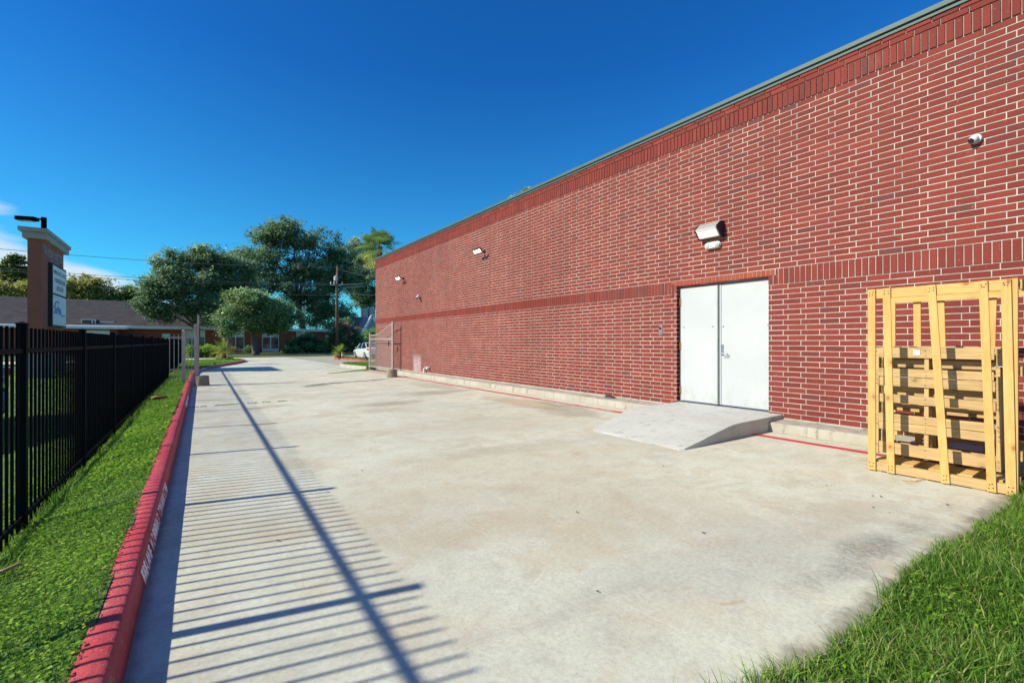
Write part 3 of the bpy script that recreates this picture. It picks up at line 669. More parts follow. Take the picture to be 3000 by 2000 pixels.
for (y, z, d, dx) in ((DY1-.10, 1.66, dl, -.015), (ym+.11, 1.66, dl, -.015), (ym-.075, 1.655, dr, 0), (DY0+.045, 1.655, dr, 0)):
    MB().tube([(WX+.0555+dx, y, z), (WX+.045+dx, y, z)], .013, 10).build('bolt', M['steel'], d)
for z in (.45, 1.3, 2.15):
    MB().tube([(WX+.03, DY1-.03, z-.07), (WX+.03, DY1-.03, z+.07)], .013, 8).build('hinge', M['hinge'], dl)
    MB().tube([(WX+.045, DY0+.017, z-.05), (WX+.045, DY0+.017, z+.05)], .009, 8).build('hinge', M['steel'], dr)
for o_ in (dl, dr): o_.location.x += .034
# handle set
hp = MB().box((WX+.045, ym-.085, 1.13), (WX+.055, ym-.045, 1.335)).build('escutcheon', M['steel'], dr, bevel=.003)
MB().tube([(WX+.048, ym-.065, 1.30), (WX+.036, ym-.065, 1.30)], .014, 12).build('lock_cylinder', M['steel'], dr)
MB().tube([(WX+.05, ym-.065, 1.165), (WX-.0, ym-.065, 1.165), (WX-.003, ym-.075, 1.165), (WX-.003, ym-.17, 1.163), (WX+.02, ym-.18, 1.163)], .008, 8).tube([(WX+.02, ym-.18, 1.163), (WX+.02, ym-.18, 1.12), (WX+.02, ym-.09, 1.12)], .006, 8).build('door_handle', M['steel'], dr)
for o_ in bld.children:
    if o_.name.startswith(('door_backing', 'door_frame')): o_.location.x += .032
# ------------------------------------------------------------------ wall fittings
def on_wall(name, label, cat, y, z, group=None): return thing(name, label, cat, (WX, y, z), group)
t = on_wall('wall_pack_light', 'grey wedge shaped wall light with bright lens above the double doors', 'wall light', 4.64, 3.38)
y0, y1 = 4.43, 4.86; pf = [(WX-.004, 3.25), (WX-.06, 3.245), (WX-.11, 3.25), (WX-.245, 3.405), (WX-.235, 3.425), (WX-.11, 3.52), (WX-.004, 3.525)]
MB().prism([(WX-.012, 3.255), (WX-.115, 3.262), (WX-.236, 3.402), (WX-.11, 3.508), (WX-.012, 3.512)], lambda x, z: (x, y0+.006, z), lambda x, z: (x, y1-.006, z)).build('housing', M['greymetal'], t, bevel=.004)
for ya in (y0, y1-.006): MB().prism(pf, lambda x, z: (x, ya-.006, z), lambda x, z: (x, ya+.012, z)).build('end_cap', M['bronze'], t)
MB().hexa([(WX-.125, y0+.03, 3.256), (WX-.245, y0+.03, 3.394), (WX-.245, y1-.03, 3.394), (WX-.125, y1-.03, 3.256)], [(WX-.118, y0+.03, 3.262), (WX-.238, y0+.03, 3.400), (WX-.238, y1-.03, 3.400), (WX-.118, y1-.03, 3.262)]).build('lens', M['lens'], t)
MB().tube([(WX-.250, y0+.02, 3.392), (WX-.250, y1-.02, 3.392)], .006, 6).build('trim_strip', M['cream'], t)
for z in (3.30, 3.47): MB().tube([(WX-.03, y0-.012, z), (WX-.03, y0-.02, z)], .008, 8).build('screw', M['steel'], t)
t = on_wall('emergency_light', 'cream oval emergency light with two lamp heads just below the wedge light', 'emergency light', 4.62, 3.12)
def capsule(y0, y1, zc, hh, x0, x1, n=10):
    pr = []; r = hh
    for k in range(n+1): a = -math.pi/2+math.pi*k/n; pr.append((y1-r+r*math.cos(a), zc+r*math.sin(a)))
    for k in range(n+1): a = math.pi/2+math.pi*k/n; pr.append((y0+r+r*math.cos(a), zc+r*math.sin(a)))
    return MB().prism(pr, lambda y, z: (x0, y, z), lambda y, z: (x1, y, z))
capsule(4.475, 4.775, 3.12, .063, WX-.004, WX-.045).build('backplate', M['cream'], t, bevel=.006); capsule(4.485, 4.765, 3.12, .052, WX-.045, WX-.075).build('cover', mat('frosted_cover', (.62, .66, .58), .2), t, bevel=.01)
for yc in (4.54, 4.71): MB().tube([(WX-.074, yc, 3.12), (WX-.085, yc, 3.12), (WX-.09, yc, 3.12)], [.042, .036, .02], 14).build('lamp_head', mat('lamp_head_lens', (.45, .5, .46), .15), t)
def flood(y, z, label):
    t = on_wall('flood_light', label, 'flood light', y, z, 'lit flood lights high on the wall')
    MB().tube([(WX-.002, y, z), (WX-.035, y, z)], .055, 14).build('mounting_plate', M['bronze'], t)
    MB().bar((WX-.03, y, z), (WX-.20, y+.02, z+.0), .03, .03, (0, 0, 1)).build('arm', M['bronze'], t)
    for dy in (-.11, .11):
        c = Vector((WX-.27, y+dy*.9, z-.02)); nrm = Vector((-.75, -.25, -.62)).normalized(); a = Vector((0, 1, 0)); a = (a-nrm*a.dot(nrm)).normalized(); up = nrm.cross(a)
        q = lambda u, v, w: tuple(c + a*u + up*v + nrm*w)
        h = MB().hexa([q(-.10, -.075, -.035), q(.10, -.075, -.035), q(.10, .075, -.035), q(-.10, .075, -.035)], [q(-.105, -.07, .015), q(.105, -.07, .015), q(.105, .07, .015), q(-.105, .07, .015)]).build('lamp_head', M['bronze'], t)
        MB().hexa([q(-.08, -.05, .0152), q(.08, -.05, .0152), q(.08, .05, .0152), q(-.08, .05, .0152)], [q(-.075, -.045, .02), q(.075, -.045, .02), q(.075, .045, .02), q(-.075, .045, .02)]).build('led_face', M['led'], h)
flood(12.5, 4.29, 'glowing twin flood light halfway along the brick wall'); flood(19.3, 4.2, 'glowing flood light near the far corner of the brick wall')
t = on_wall('bullet_camera', 'small pale box camera on the wall under the far flood light', 'camera', 17.6, 3.25)
MB().tube([(WX-.001, 17.6, 3.25), (WX-.05, 17.6, 3.25)], .03, 10).build('bracket', M['camwhite'], t)
MB().bar((WX-.05, 17.63, 3.29), (WX-.19, 17.45, 3.17), .08, .08, (0, 0, 1)).build('body', M['camwhite'], t, bevel=.01)
MB().bar((WX-.19, 17.45, 3.17), (WX-.195, 17.444, 3.166), .06, .06, (0, 0, 1)).build('lens', M['glassblack'], t)
t = on_wall('dome_camera', 'small white eyeball camera high on the wall at the right', 'camera', 1.263, 3.81)
MB().tube([(WX-.001, 1.25, 3.815), (WX-.03, 1.25, 3.815), (WX-.04, 1.25, 3.815)], [.056, .056, .05], 20).build('base', M['camwhite'], t, smooth=False)
def ball(c, r, n=14, m=8, sq=(1, 1, 1)):
    b = MB(); c = Vector(c)
    for i in range(m+1):
        a = math.pi*i/m
        for j in range(n): e = 2*math.pi*j/n; b.v.append((c.x+r*sq[0]*math.sin(a)*math.cos(e), c.y+r*sq[1]*math.sin(a)*math.sin(e), c.z+r*sq[2]*math.cos(a)))
    for i in range(m):
        for j in range(n): b.f.append((i*n+j, (i+1)*n+j, (i+1)*n+(j+1) % n, i*n+(j+1) % n))
    return b
ball((WX-.055, 1.262, 3.808), .047).build('eyeball', M['camwhite'], t, smooth=True)
d = Vector((-.60, .45, -.42)).normalized(); c = Vector((WX-.055, 1.262, 3.808)); MB().tube([c+d*.030, c+d*.050, c+d*.052], [.032, .028, .022], 14).build('lens', M['glassblack'], t)
t = on_wall('card_reader', 'small grey and black card reader on the bricks left of the doors', 'card reader', 5.76, 1.6)
MB().box((WX-.004, 5.727, 1.515), (WX-.012, 5.793, 1.69)).build('backplate', M['camwhite'], t); MB().box((WX-.012, 5.738, 1.52), (WX-.036, 5.784, 1.62)).build('reader_body', M['steel'], t, bevel=.004); MB().box((WX-.012, 5.738, 1.622), (WX-.030, 5.784, 1.682)).build('dark_window', M['glassblack'], t, bevel=.003)
t = on_wall('wall_tap', 'white pipe tap low on the wall near the far gate', 'tap', 16.95, .29)
MB().tube([(WX, 16.95, .33), (WX-.09, 16.95, .33), (WX-.1, 16.95, .30), (WX-.1, 16.95, .145)], .035, 8).build('pipe', M['white'], t); MB().tube([(WX-.02, 16.62, .35), (WX-.13, 16.62, .35)], .05, 10).build('valve', M['white'], t); MB().tube([(WX-.08, 16.95, .34), (WX-.08, 16.62, .35)], .02, 8).build('cross_pipe', M['galv'], t)
# black rubber wedge on the step
b = MB().hexa([(7.52, 6.83, .141), (7.66, 6.83, .141), (7.66, 7.09, .141), (7.52, 7.09, .141)], [(7.54, 6.86, .165), (7.64, 6.86, .165), (7.65, 7.06, .20), (7.53, 7.06, .20)]); tag(b.build('rubber_wedge', mat('black_rubber', (.03, .032, .04), .6), bevel=.008), 'black rubber wedge lying on the concrete step left of the ramp', 'wedge')

# ------------------------------------------------------------------ black picket fence
fence = thing('picket_fence', 'long black metal picket fence along the grass strip on the left', 'fence', (-1.1, 2, 0)); FO = ORG[fence.name]
FT = 1.482; posts = [4.96+2.07*k for k in range(-3, 15)]; FE = posts[-1]
me = bpy.data.meshes.new('post'); q = MB().box((-.028, -.028, -.25), (.028, .028, FT+.02)).box((-.033, -.033, FT+.02), (.033, .033, FT+.03)); q.add([(-.033, -.033, FT+.03), (.033, -.033, FT+.03), (.033, .033, FT+.03), (-.033, .033, FT+.03), (0, 0, FT+.045)], [(0, 1, 4), (1, 2, 4), (2, 3, 4), (3, 0, 4)])
me.from_pydata(q.v, [], q.f); me.materials.append(M['black'])
for y in posts:
    o = bpy.data.objects.new('post', me); COL.objects.link(o); o.parent = fence; o.location = Vector((fenceX(y), y, 0))-FO
for z, h in ((1.305, .034), (.045, .034)):
    for i in range(len(posts)-1):
        a, e = posts[i]+.029, posts[i+1]-.029; MB().bar((fenceX(a), a, z), (fenceX(e), e, z), h, .028, (0, 0, 1)).build('rail', M['black'], fence)
me = bpy.data.meshes.new('picket'); q = MB().box((-.008, -.008, -.06), (.008, .008, FT)); me.from_pydata(q.v, [], q.f); me.materials.append(M['black'])
ploc = []
for i in range(len(posts)-1):
    nP = 18; dy = (posts[i+1]-posts[i])/(nP+1)
    ploc += [posts[i]+dy*(k+1) for k in range(nP)]
# pickets pass in front of the rails on the drive side
rest = MB()
for i, y in enumerate(ploc):
    if i < 300:
        o = bpy.data.objects.new('picket', me); COL.objects.link(o); o.parent = fence; o.location = Vector((fenceX(y)+.0, y, random.uniform(-.002, .002)))-FO
    else: rest.box((fenceX(y)-.0085, y-.0085, -.06), (fenceX(y)+.0085, y+.0085, FT))
if rest.v: rest.build('far_pickets', M['black'], fence)['kind'] = 'stuff'

# ------------------------------------------------------------------ drive gates
def pier(x, y, label):
    p = [(.165, 0), (.182, .01), (.182, .03)]
    z = .03
    while z < .30: p += [(.188-.05*z, z), (.182-.05*z, z+.006), (.182-.05*z, z+.024)]; z += .03
    p += [(.165, .315), (.15, .32)]
    s = 1.12; o = MB().lathe((x, y, -.01), [(r*s, z_) for r, z_ in p], 28).build('concrete_pier', M['pier']); tag(o, label, 'pier', 'round concrete piers at the gate posts'); return o
pier(.30, 17.45, 'ribbed brown concrete pier on the drive at the red kerb'); pier(6.46, 17.3, 'ribbed brown concrete pier on the drive by the brick wall')
# left hinge post with cap and the side panel
t = thing('gate_side_panel', 'grey beige metal fence panel with hinge post beside the red kerb', 'fence panel', (-.2, 17.5, 0))
MB().bar((.155, 17.50, .05), (.135, 17.50, 1.95), .10, .10).build('post', M['post'], t); MB().bar((.205, 17.56, .05), (.205, 17.56, 2.22), .05, .06).build('hinge_post', M['post'], t)
MB().tube([(.205, 17.56, 2.22), (.205, 17.56, 2.26)], [.03, .02], 8).build('rusty_cap', mat('rust', (.16, .04, .02), .9), t)
MB().bar((-.17, 17.5, .02), (-.17, 17.5, 1.71), .105, .105).box((-.232, 17.44, 1.71), (-.108, 17.56, 1.73)).build('post', M['beige'], t)
MB().lathe((-.17, 17.5, 1.73), [(.05, 0), (.035, .015), (.01, .022)], 10).build('post_cap', M['beige'], t)
for z in (1.51, .52):
    MB().box((-.53, 17.485, z-.018), (-.2225, 17.515, z+.018)).build('rail', M['beige'], t); MB().box((-.1175, 17.485, z-.018), (.10, 17.515, z+.018)).build('rail', M['beige'], t)
for x in (-.52, -.41, -.30, -.06, .04): MB().box((x-.010, 17.475, .14), (x+.010, 17.4845, 1.62)).build('bar', M['beige'], t)
# gate leaf swung open beside the wall
t = thing('drive_gate_leaf', 'beige metal drive gate leaf swung open along the brick wall, curved top', 'gate', (7.42, 19.7, 0))
A = Vector((7.41, 19.72, 0)); E = Vector((7.45, 23.05, 0)); D = (E-A); L_ = D.length; D.normalize()
MB().bar(A+Vector((0, 0, .03)), A+Vector((0, 0, 2.30)), .08, .08).build('hinge_post', M['beige'], t); MB().bar(E+Vector((0, 0, .0)), E+Vector((0, 0, 1.84)), .07, .07).build('end_post', M['beige'], t)
def gtop(s):   # s 0..1 from hinge to end
    f_ = .5+.5*math.cos(math.pi*min(1, s/.78)); return 1.72 + .46*f_**1.1
MB().tube([A+D*(L_*s)+Vector((0, 0, gtop(s))) for s in np.linspace(0.01, .99, 24)], .02, 6).build('curved_rail', M['beige'], t)
for z in (1.52, .16): MB().bar(A+D*.036+Vector((0, 0, z)), E-D*.031+Vector((0, 0, z)), .045, .035, (0, 0, 1)).build('rail', M['beige'], t)
for k in range(1, 28):
    s = k/28; p = A+D*(L_*s); MB().box((p.x-.030, p.y-.009, .12), (p.x-.0185, p.y+.009, gtop(s))).build('bar', M['beige'], t)
MB().box((7.36, 20.1, 1.2), (7.385, 20.2, 1.42)).build('latch', M['bronze'], t)
MB().box((WX-.0015, 19.59, Z0), (WX+.02, 19.605, ZS1)).build('joint_or_shadow_strip', M['bronze'], bld)  # dark strip painting the edge of the gate post's shadow on the wall

# ------------------------------------------------------------------ crate frame and pallets
cr = thing('crate_frame', 'tall yellow pine crate frame of upright slats standing against the brick wall', 'crate', (6.4, 1.2, 0))
def board(p, q, w, d, m, parent, nm='slat', up=(0, 1, 0)): return MB().bar(p, q, w, d, up).build(nm, M[m], parent, bevel=.0015)
def nails(pts, parent, nrm=(-1, 0, 0)):
    b = MB()
    for p in pts: p = Vector(p); n_ = Vector(nrm); b.tube([p, p+n_*.0015], .006, 6)
    o = b.build('nails', M['nail'], parent); o['kind'] = 'stuff'
FX = 5.945
slats = [(1.752, 1.752, .066), (1.590, 1.625, .064), (1.172, 1.272, .062), (.862, .915, .060), (.742, .772, .064)]
nl = []
for yb, yt, w_ in slats:
    board((FX, yb, .012), (FX, yt, 1.932), w_, .019, 'pinez', cr)
    for z in (1.90, 1.875, .05, .085):
        y = yb+(yt-yb)*z/1.93; nl += [(FX-.0096, y+random.uniform(-.02, -.005), z), (FX-.0096, y+random.uniform(.005, .02), z+random.uniform(-.01, .01))]
nails(nl, cr)
board((FX+.0305, .722, .012), (FX+.0305, .722, 1.935), .040, .040, 'pinez', cr, 'corner_post')
board((FX+.029, .7435, 1.882), (FX+.029, 1.785, 1.882), .098, .038, 'piney', cr, 'top_rail', (0, 0, 1))
BX = 6.86
board((BX, .70, 1.882), (BX, 1.79, 1.882), .098, .030, 'piney', cr, 'back_rail', (0, 0, 1))
board((BX, .74, .32), (BX, 1.79, .32), .088, .030, 'piney', cr, 'back_rail', (0, 0, 1))
for yb, yt in ((1.83, 1.83), (1.585, 1.60), (1.36, 1.40), (1.03, .99), (.74, .70)): board((BX+.026, yb, .15), (BX+.026, yt, 1.935), .066, .019, 'pinez', cr, 'back_slat')
for z in (1.882, 1.11, .36): board((FX+.052, .690, z), (BX-.02, .690, z), .088, .020, 'oldx', cr, 'side_rail', (0, 0, 1))
board((6.45, .675, .012), (6.43, .675, 1.93), .064, .010, 'pinez', cr, 'side_slat', (1, 0, 0))
board((6.82, .675, .012), (6.84, .675, 1.93), .064, .010, 'pinez', cr, 'side_slat', (1, 0, 0))
for z in (1.10,): board((FX+.055, .83, z), (FX+.35, .80, z+.0), .09, .03, 'oldx', cr, 'brace', (0, 0, 1))
MB().box((5.99, .79, 1.1455), (6.10, .85, 1.149)).build('paper_scrap', M['paper'], cr)
# base pallet
bp = thing('base_pallet', 'low weathered pallet lying flat under the crate frame', 'pallet', (6.4, 1.2, 0))
for x in (5.976, 6.40, 6.84): board((x, .735, .058), (x, 1.76, .058), .088, .036, 'oldy', bp, 'stringer', (0, 0, 1))
for y, w_ in ((1.69, .10), (1.47, .095), (1.255, .10), (1.04, .09), (.85, .10)): board((5.99, y, .1105), (6.90, y+random.uniform(-.02, .02), .1105), w_, .016, 'pinex' if y > 1 else 'oldx', bp, 'deck_board', (0, 1, 0))
for y in (1.72, 1.35, .95): board((5.97, y, .007), (6.86, y, .007), .09, .012, 'oldx', bp, 'bottom_board', (0, 1, 0))
# standing pallets
def upright_pallet(x0, ya, yb, z0, tilt, label, seed, m='old', cfg=None):
    random.seed(seed)
    t = thing('upright_pallet', label, 'pallet', (x0, (ya+yb)/2, z0), 'old pallets stacked upright inside the crate frame')
    X = lambda z, d=0: x0+d+tilt*(z-z0)
    bs = cfg or [(.165, .289), (.42, .508), (.512, .601), (.714, .806), (.898, .997), (1.001, 1.088), (1.202, 1.315)]
    for a, e in bs:
        zc = (a+e)/2; dj = random.uniform(-.006, .006)
        b = MB().bar((X(zc), ya+dj, zc+random.uniform(-.004, .004)), (X(zc), yb+dj, zc), e-a-.003, .016, (0, 0, 1)); b.build('front_board', M['oldy'], t, bevel=.0012)
    H = bs[-1][1]
    for k, y in enumerate((ya+.025, (ya+yb)/2+.05, yb-.025)): MB().bar((X(z0+.02, .053), y, z0+.02), (X(H-.01, .053), y, H-.01), .036, .086, (0, 1, 0)).build('stringer', M['oldz'], t, bevel=.002)
    for a, e in ((z0+.02, z0+.11), (z0+.34, z0+.43), (.80, .89), (1.10, 1.18), (H-.12, H-.03)):
        zc = (a+e)/2; MB().bar((X(zc, .106), ya, zc), (X(zc, .106), yb, zc), e-a, .016, (0, 0, 1)).build('back_board', M['oldy'], t)
    b = MB()
    for a, e in bs:
        for y in (ya+.025, (ya+yb)/2+.05, yb-.025):
            for dz in (.25, .7): b.tube([(X((a+e)/2)-.0082, y+random.uniform(-.012, .012), a+(e-a)*dz), (X((a+e)/2)-.0095, y, a+(e-a)*dz)], .004, 5)
    b.build('nails', M['nail'], t)['kind'] = 'stuff'
    return t
up1 = upright_pallet(6.20, 1.765, .88, .13, .02, 'tan weathered pallet standing upright at the front inside the crate frame', 3)
MB().box((6.2095, 1.42, 1.235), (6.2105, 1.475, 1.288)).build('paper_label', M['paper'], up1).location.x -= .0005+.0
upright_pallet(6.375, 1.75, .86, .13, .02, 'second upright pallet behind the front one, boards set slightly off', 5, cfg=[(.17, .27), (.47, .57), (.66, .70), (.84, .87), (1.03, 1.12), (1.22, 1.325)])
upright_pallet(6.545, 1.775, .90, .13, .02, 'rearmost upright pallet nearest the brick wall', 8, cfg=[(.15, .25), (.36, .45), (.60, .68), (.78, .87), (.98, 1.03), (1.18, 1.29)])
random.seed(11)

# ------------------------------------------------------------------ monument sign
SX = -5.0; SY0, SY1 = 26.5, 30.4; ST = .42
sg = thing('monument_sign', 'tall brown monument sign with grey cap and two white panels beyond the fence', 'sign', (SX, 28, 0))
MB().box((SX-ST, SY0, 2.25), (SX, SY1, 5.60)).build('sign_body', M['signbrown'], sg)
MB().box((SX-ST, SY0, .9), (SX, SY0+.95, 2.25)).build('pillar', M['signbrown'], sg); MB().box((SX-ST, SY1-1.55, .9), (SX, SY1-.0, 2.25)).build('pillar', M['signbrown'], sg)
MB().box((SX-ST-.08, SY0-.08, -.2), (SX+.08, SY0+1.03, .9)).box((SX-ST-.08, SY1-1.63, -.2), (SX+.08, SY1+.08, .9)).build('plinth', M['pedestal'], sg)
MB().box((SX-ST-.12, SY0-.16, 5.60), (SX+.16, SY1+.22, 5.86)).build('cap', M['signcap'], sg); MB().box((SX-ST-.22, SY0-.28, 5.86), (SX+.22, SY1+.3, 6.02)).build('cap', M['signcap'], sg)
MB().box((SX+.002, SY0+1.0, 2.05), (SX+.13, SY1-.2, 4.80)).build('panel_case', M['signink'], sg)
p1 = MB().box((SX+.131, SY0+1.10, 3.52), (SX+.138, SY1-.28, 4.72)).build('sign_panel', M['signface'], sg); p2 = MB().box((SX+.131, SY0+1.10, 2.13), (SX+.138, SY1-.28, 3.44)).build('sign_panel', M['signface'], sg)
U = (0, 1, 0); Zv = (0, 0, 1)
text_obj('THE KIDNEY INSTITUTE', (SX+.012, SY0+.22, 5.05), U, Zv, 3.5, .36, M['signsilver'], sg, bold=.012); text_obj('1980', (SX+.012, SY0+1.3, 4.86), U, Zv, .5, .15, M['signsilver'], sg, bold=.01); text_obj('CHAPEL', (SX+.012, SY0+1.95, 4.86), U, Zv, .85, .15, M['signsilver'], sg, bold=.01)
Lp = SY1-.28-(SY0+1.10)
for i, (tx, w_) in enumerate((('NEPHROLOGY, DIALYSIS', .92), ('& TRANSPLANTATION', .82), ('ASSOCIATES', .52))): text_obj(tx, (SX+.1405, SY0+1.10+Lp*(1-w_)/2, 4.34-i*.33), U, Zv, Lp*w_, .2, M['signink'], p1, bold=.012)
text_obj('DaVita', (SX+.1405, SY0+1.22, 2.62), U, Zv, 1.35, .36, M['signblue'], p2, bold=.03); text_obj('Kidney Care', (SX+.1405, SY0+2.62, 2.52), U, Zv, .85, .13, M['signblue'], p2, bold=.01)
MB().tube([(SX+.142, SY0+1.42+.42*(1-math.cos(a)), 2.96+.22*math.sin(a)) for a in np.linspace(.2, 2.3, 9)], .022, 5).build('logo_arc', M['signblue'], p2)
b = MB(); c = (SY0+2.12, 3.14); pp = []
for k in range(10): a = math.pi*k/5+math.pi/2; r = .13 if k % 2 == 0 else .05; pp.append((c[0]+r*math.cos(a), c[1]+r*math.sin(a)))
b.prism(pp, lambda y, z: (SX+.1395, y, z), lambda y, z: (SX+.143, y, z)); b.build('logo_star', M['signorange'], p2)
# lamp on pole behind the sign
Yl = 34; Xl = at(128.5, Yl); zt = zat(128, 637, Yl)
t = thing('parking_lot_lamp', 'black shoebox lamp on a square pole rising behind the brown sign', 'street lamp', (Xl, Yl, 0))
MB().bar((Xl, Yl, 0), (Xl, Yl, zt), .19, .19).build('pole', M['matteblack'], t)
rgt = Vector((-CS, SN, 0)); p = Vector((Xl, Yl, zt-.09))
MB().bar(p+rgt*.1, p+rgt*.42, .09, .09, (0, 0, 1)).build('arm', M['black'], t)
q = p+rgt*.42; n2 = Vector((SN, CS, 0))
MB().bar(q-rgt*.02+Vector((0, 0, .0)), q+rgt*.98+Vector((0, 0, .06)), .20, .34, (0, 0, 1)).build('lamp_head', M['matteblack'], t, bevel=.02)
MB().bar(q+rgt*.12-Vector((0, 0, .118)), q+rgt*.9-Vector((0, 0, .072)), .03, .24, (0, 0, 1)).build('lens', M['galv'], t)

# ------------------------------------------------------------------ low brick house behind
HY = 66.0
hs = thing('brick_clinic', 'long low brick building with brown shingle roof and pale blue fascia behind the trees', 'building', (-10, HY, 0))
def hx(px): return at(px, HY)
XL, XR = hx(-260), hx(972)
MB().box((XL, HY, .02), (XR, HY+15, 2.95)).build('wall', M['far_brick'], hs)
MB().box((XL-.5, HY-.9, 2.86), (hx(640)+.0, HY+.02, 3.16)).box((hx(640), HY-.9, 2.80), (XR+.6, HY+.02, 3.14)).build('fascia', M['trim'], hs)
MB().box((hx(640), HY+.02, 2.96), (XR+.6, HY+15.6, 3.14)).build('flat_roof', M['roof'], hs)
xr = hx(660); b = MB(); b.add([(XL-.5, HY-.85, 3.165), (xr, HY-.85, 3.165), (xr-1.6, HY+8, 6.45), (XL-.5, HY+8, 6.45), (xr, HY+16, 3.165), (XL-.5, HY+16, 3.165)], [(0, 1, 2, 3), (1, 4, 2), (3, 2, 4, 5), (0, 5, 4, 1)]); b.build('shingle_roof', M['roof'], hs)
# shingle courses as thin raised strips
rs = MB()
for k in range(1, 26):
    f_ = k/26; y = HY-.85+8.85*f_; z = 3.165+3.285*f_; rs.add([(XL-.5, y-.02, z+.005), (xr-1.6*f_-.05, y-.02, z+.005), (xr-1.6*f_-.05, y, z+.05), (XL-.5, y, z+.05), (xr-1.6*f_-.05, y+.3, z+.125), (XL-.5, y+.3, z+.125)], [(0, 1, 2, 3), (3, 2, 4, 5)])
rs.build('shingle_courses', M['roof'], hs)['kind'] = 'stuff'
# projecting wing at the left
MB().box((XL, HY-2.2, .02), (hx(352), HY-.01, 2.75)).build('wing_wall', M['far_brick'], hs); MB().box((XL-.5, HY-3.1, 2.751), (hx(380), HY-.91, 3.0)).build('wing_fascia', M['trim'], hs)
def bay(px0, px1, panes=2, low=True, Y=HY, z0=.55, z1=2.0, top=2.78):
    x0, x1 = at(px0, Y), at(px1, Y)
    f_ = MB().box((x0, Y-.06, .1 if low else z0-.05), (x1, Y-.002, z0)).box((x0, Y-.06, z1), (x1, Y-.002, top)); w_ = (x1-x0)/panes
    for k in range(panes+1): f_.box((max(x0, x0+k*w_-.06), Y-.075, z0), (min(x1, x0+k*w_+.06), Y-.001, z1))
    fr_ = f_.build('window', M['trim'], hs)
    for k in range(panes): MB().box((x0+k*w_+.06, Y-.035, z0), (x0+(k+1)*w_-.06, Y-.003, z1)).build('pane', M['pane'], fr_)
bay(546, 601); bay(664, 716); bay(768, 817); bay(868, 905); bay(252, 322, 2, True, HY-2.2, .5, 1.5, 2.6)
bay(953, 966, 1, False, HY, 1.0, 2.1, 2.3); bay(475, 499, 1, True, HY, 1.9, 1.95, 2.35)
# rooftop air conditioner
t = thing('rooftop_ac_unit', 'grey rooftop air conditioner sitting at the eave of the shingle roof', 'air conditioner', (at(262, 66), 66.2, 3.3))
x0, x1 = at(240, 66.2), at(283, 66.2); z1 = zat(260, 935, 66.2)
MB().box((x0, 65.7, 3.17), (x1, 66.9, z1)).build('cabinet', M['galv'], t); xm = (x0+x1)/2+.3
for a, e in ((x0+.1, xm-.06), (xm+.06, x1-.1)): MB().box((a, 65.66, 3.3), (e, 65.698, z1-.1)).build('grille', M['signink'], t)
MB().box((x1+.3, 65.9, 3.17), (x1+1.5, 66.7, z1-.2)).build('fan_box', M['steel'], t)
t = thing('roof_vent_frame', 'small white metal frame standing on the roof edge behind the oak', 'roof frame', (hx(660), HY+1, 3.4))
xa, xb = hx(646), hx(693)
MB().box((xa, HY-.2, 3.17), (xa+.1, HY-.1, 3.95)).box((xb, HY-.2, 3.17), (xb+.1, HY-.1, 3.95)).box((xa+.1, HY-.2, 3.3), (xb, HY-.1, 3.38)).build('frame', M['white'], t)
# gabled house at the far right
GY = 80; t = thing('gabled_house', 'tan roofed house with grey gable and two pale chimneys behind the shrubs', 'house', (at(1060, GY), GY, 0))
xa, xb, xm_ = at(1010, GY), at(1120, GY), at(1082, GY); zr = zat(1060, 928, GY+4); ze = zat(1040, 975, GY)
MB().box((xa, GY, 0), (xb, GY+9, ze)).build('wall', M['siding'], t)
MB().add([(xa-.4, GY-.4, ze), (xb, GY-.4, ze), (xb, GY+4.5, zr), (xa+.8, GY+4.5, zr), (xa-.4, GY+9.4, ze), (xb, GY+9.4, ze)], [(0, 1, 2, 3), (3, 2, 5, 4), (0, 3, 4)]).build('roof', M['roof_tan'], t)
g0, g1 = at(1066, GY-3), at(1112, GY-3); gz = zat(1085, 926, GY-3)
gb = MB().prism([(g0, 0), (g1, 0), (g1, ze), ((g0+g1)/2, gz), (g0, ze)], lambda x, z: (x, GY-3, z), lambda x, z: (x, GY+2, z)).build('gable_wall', M['siding'], t)
for sx in (0, 1):
    a = Vector((g0-.4 if sx == 0 else g1+.4, GY-3.15, ze-.35)); e = Vector(((g0+g1)/2, GY-3.15, gz+.12)); MB().bar(a, e, .35, .25, (0, 0, 1)).build('barge_board', M['trim'], gb)
for pxc, w_ in ((1071, 1.1), (1087, 1.3)):
    xc = at(pxc, GY+5); zc = zat(pxc, 903, GY+5); MB().box((xc-w_/2, GY+4.6, ze+1), (xc+w_/2, GY+5.6, zc)).build('chimney', M['palewall'], t)
# utility pole
PY = 57; PX = at(987, PY); zt = zat(987, 782, PY)
t = thing('utility_pole', 'tall brown wooden utility pole with crossarm and transformer by the clinic', 'utility pole', (PX, PY, 0))
MB().tube([(PX, PY, 0), (PX, PY, zat(987, 840, PY)), (PX+.05, PY, zt)], [.19, .15, .10], 12).build('pole', M['polewood'], t, smooth=True)
a, e = Vector(pt(968, 834, PY)), Vector(pt(1005, 834, PY)); MB().bar(a, e, .12, .10, (0, 0, 1)).build('crossarm', M['galv'], t)
a2 = Vector(pt(1063, 831, PY)); MB().bar(e, a2, .08, .08, (0, 0, 1)).bar(e-Vector((0, 0, .35)), a2-Vector((0, 0, .3)), .06, .06, (0, 0, 1)).build('side_bracket', M['palewire'], t)
MB().lathe(pt(983.5, 823, PY-.35), [(.2, 0), (.23, .05), (.23, .5), (.12, .58), (.05, .66)], 14).build('transformer', M['galv'], t, smooth=False)
for pxi in (969, 979, 1002): MB().lathe(pt(pxi, 832, PY), [(.05, 0), (.07, .08), (.05, .16), (.06, .24), (.02, .3)], 8).build('insulator', M['white'], t)
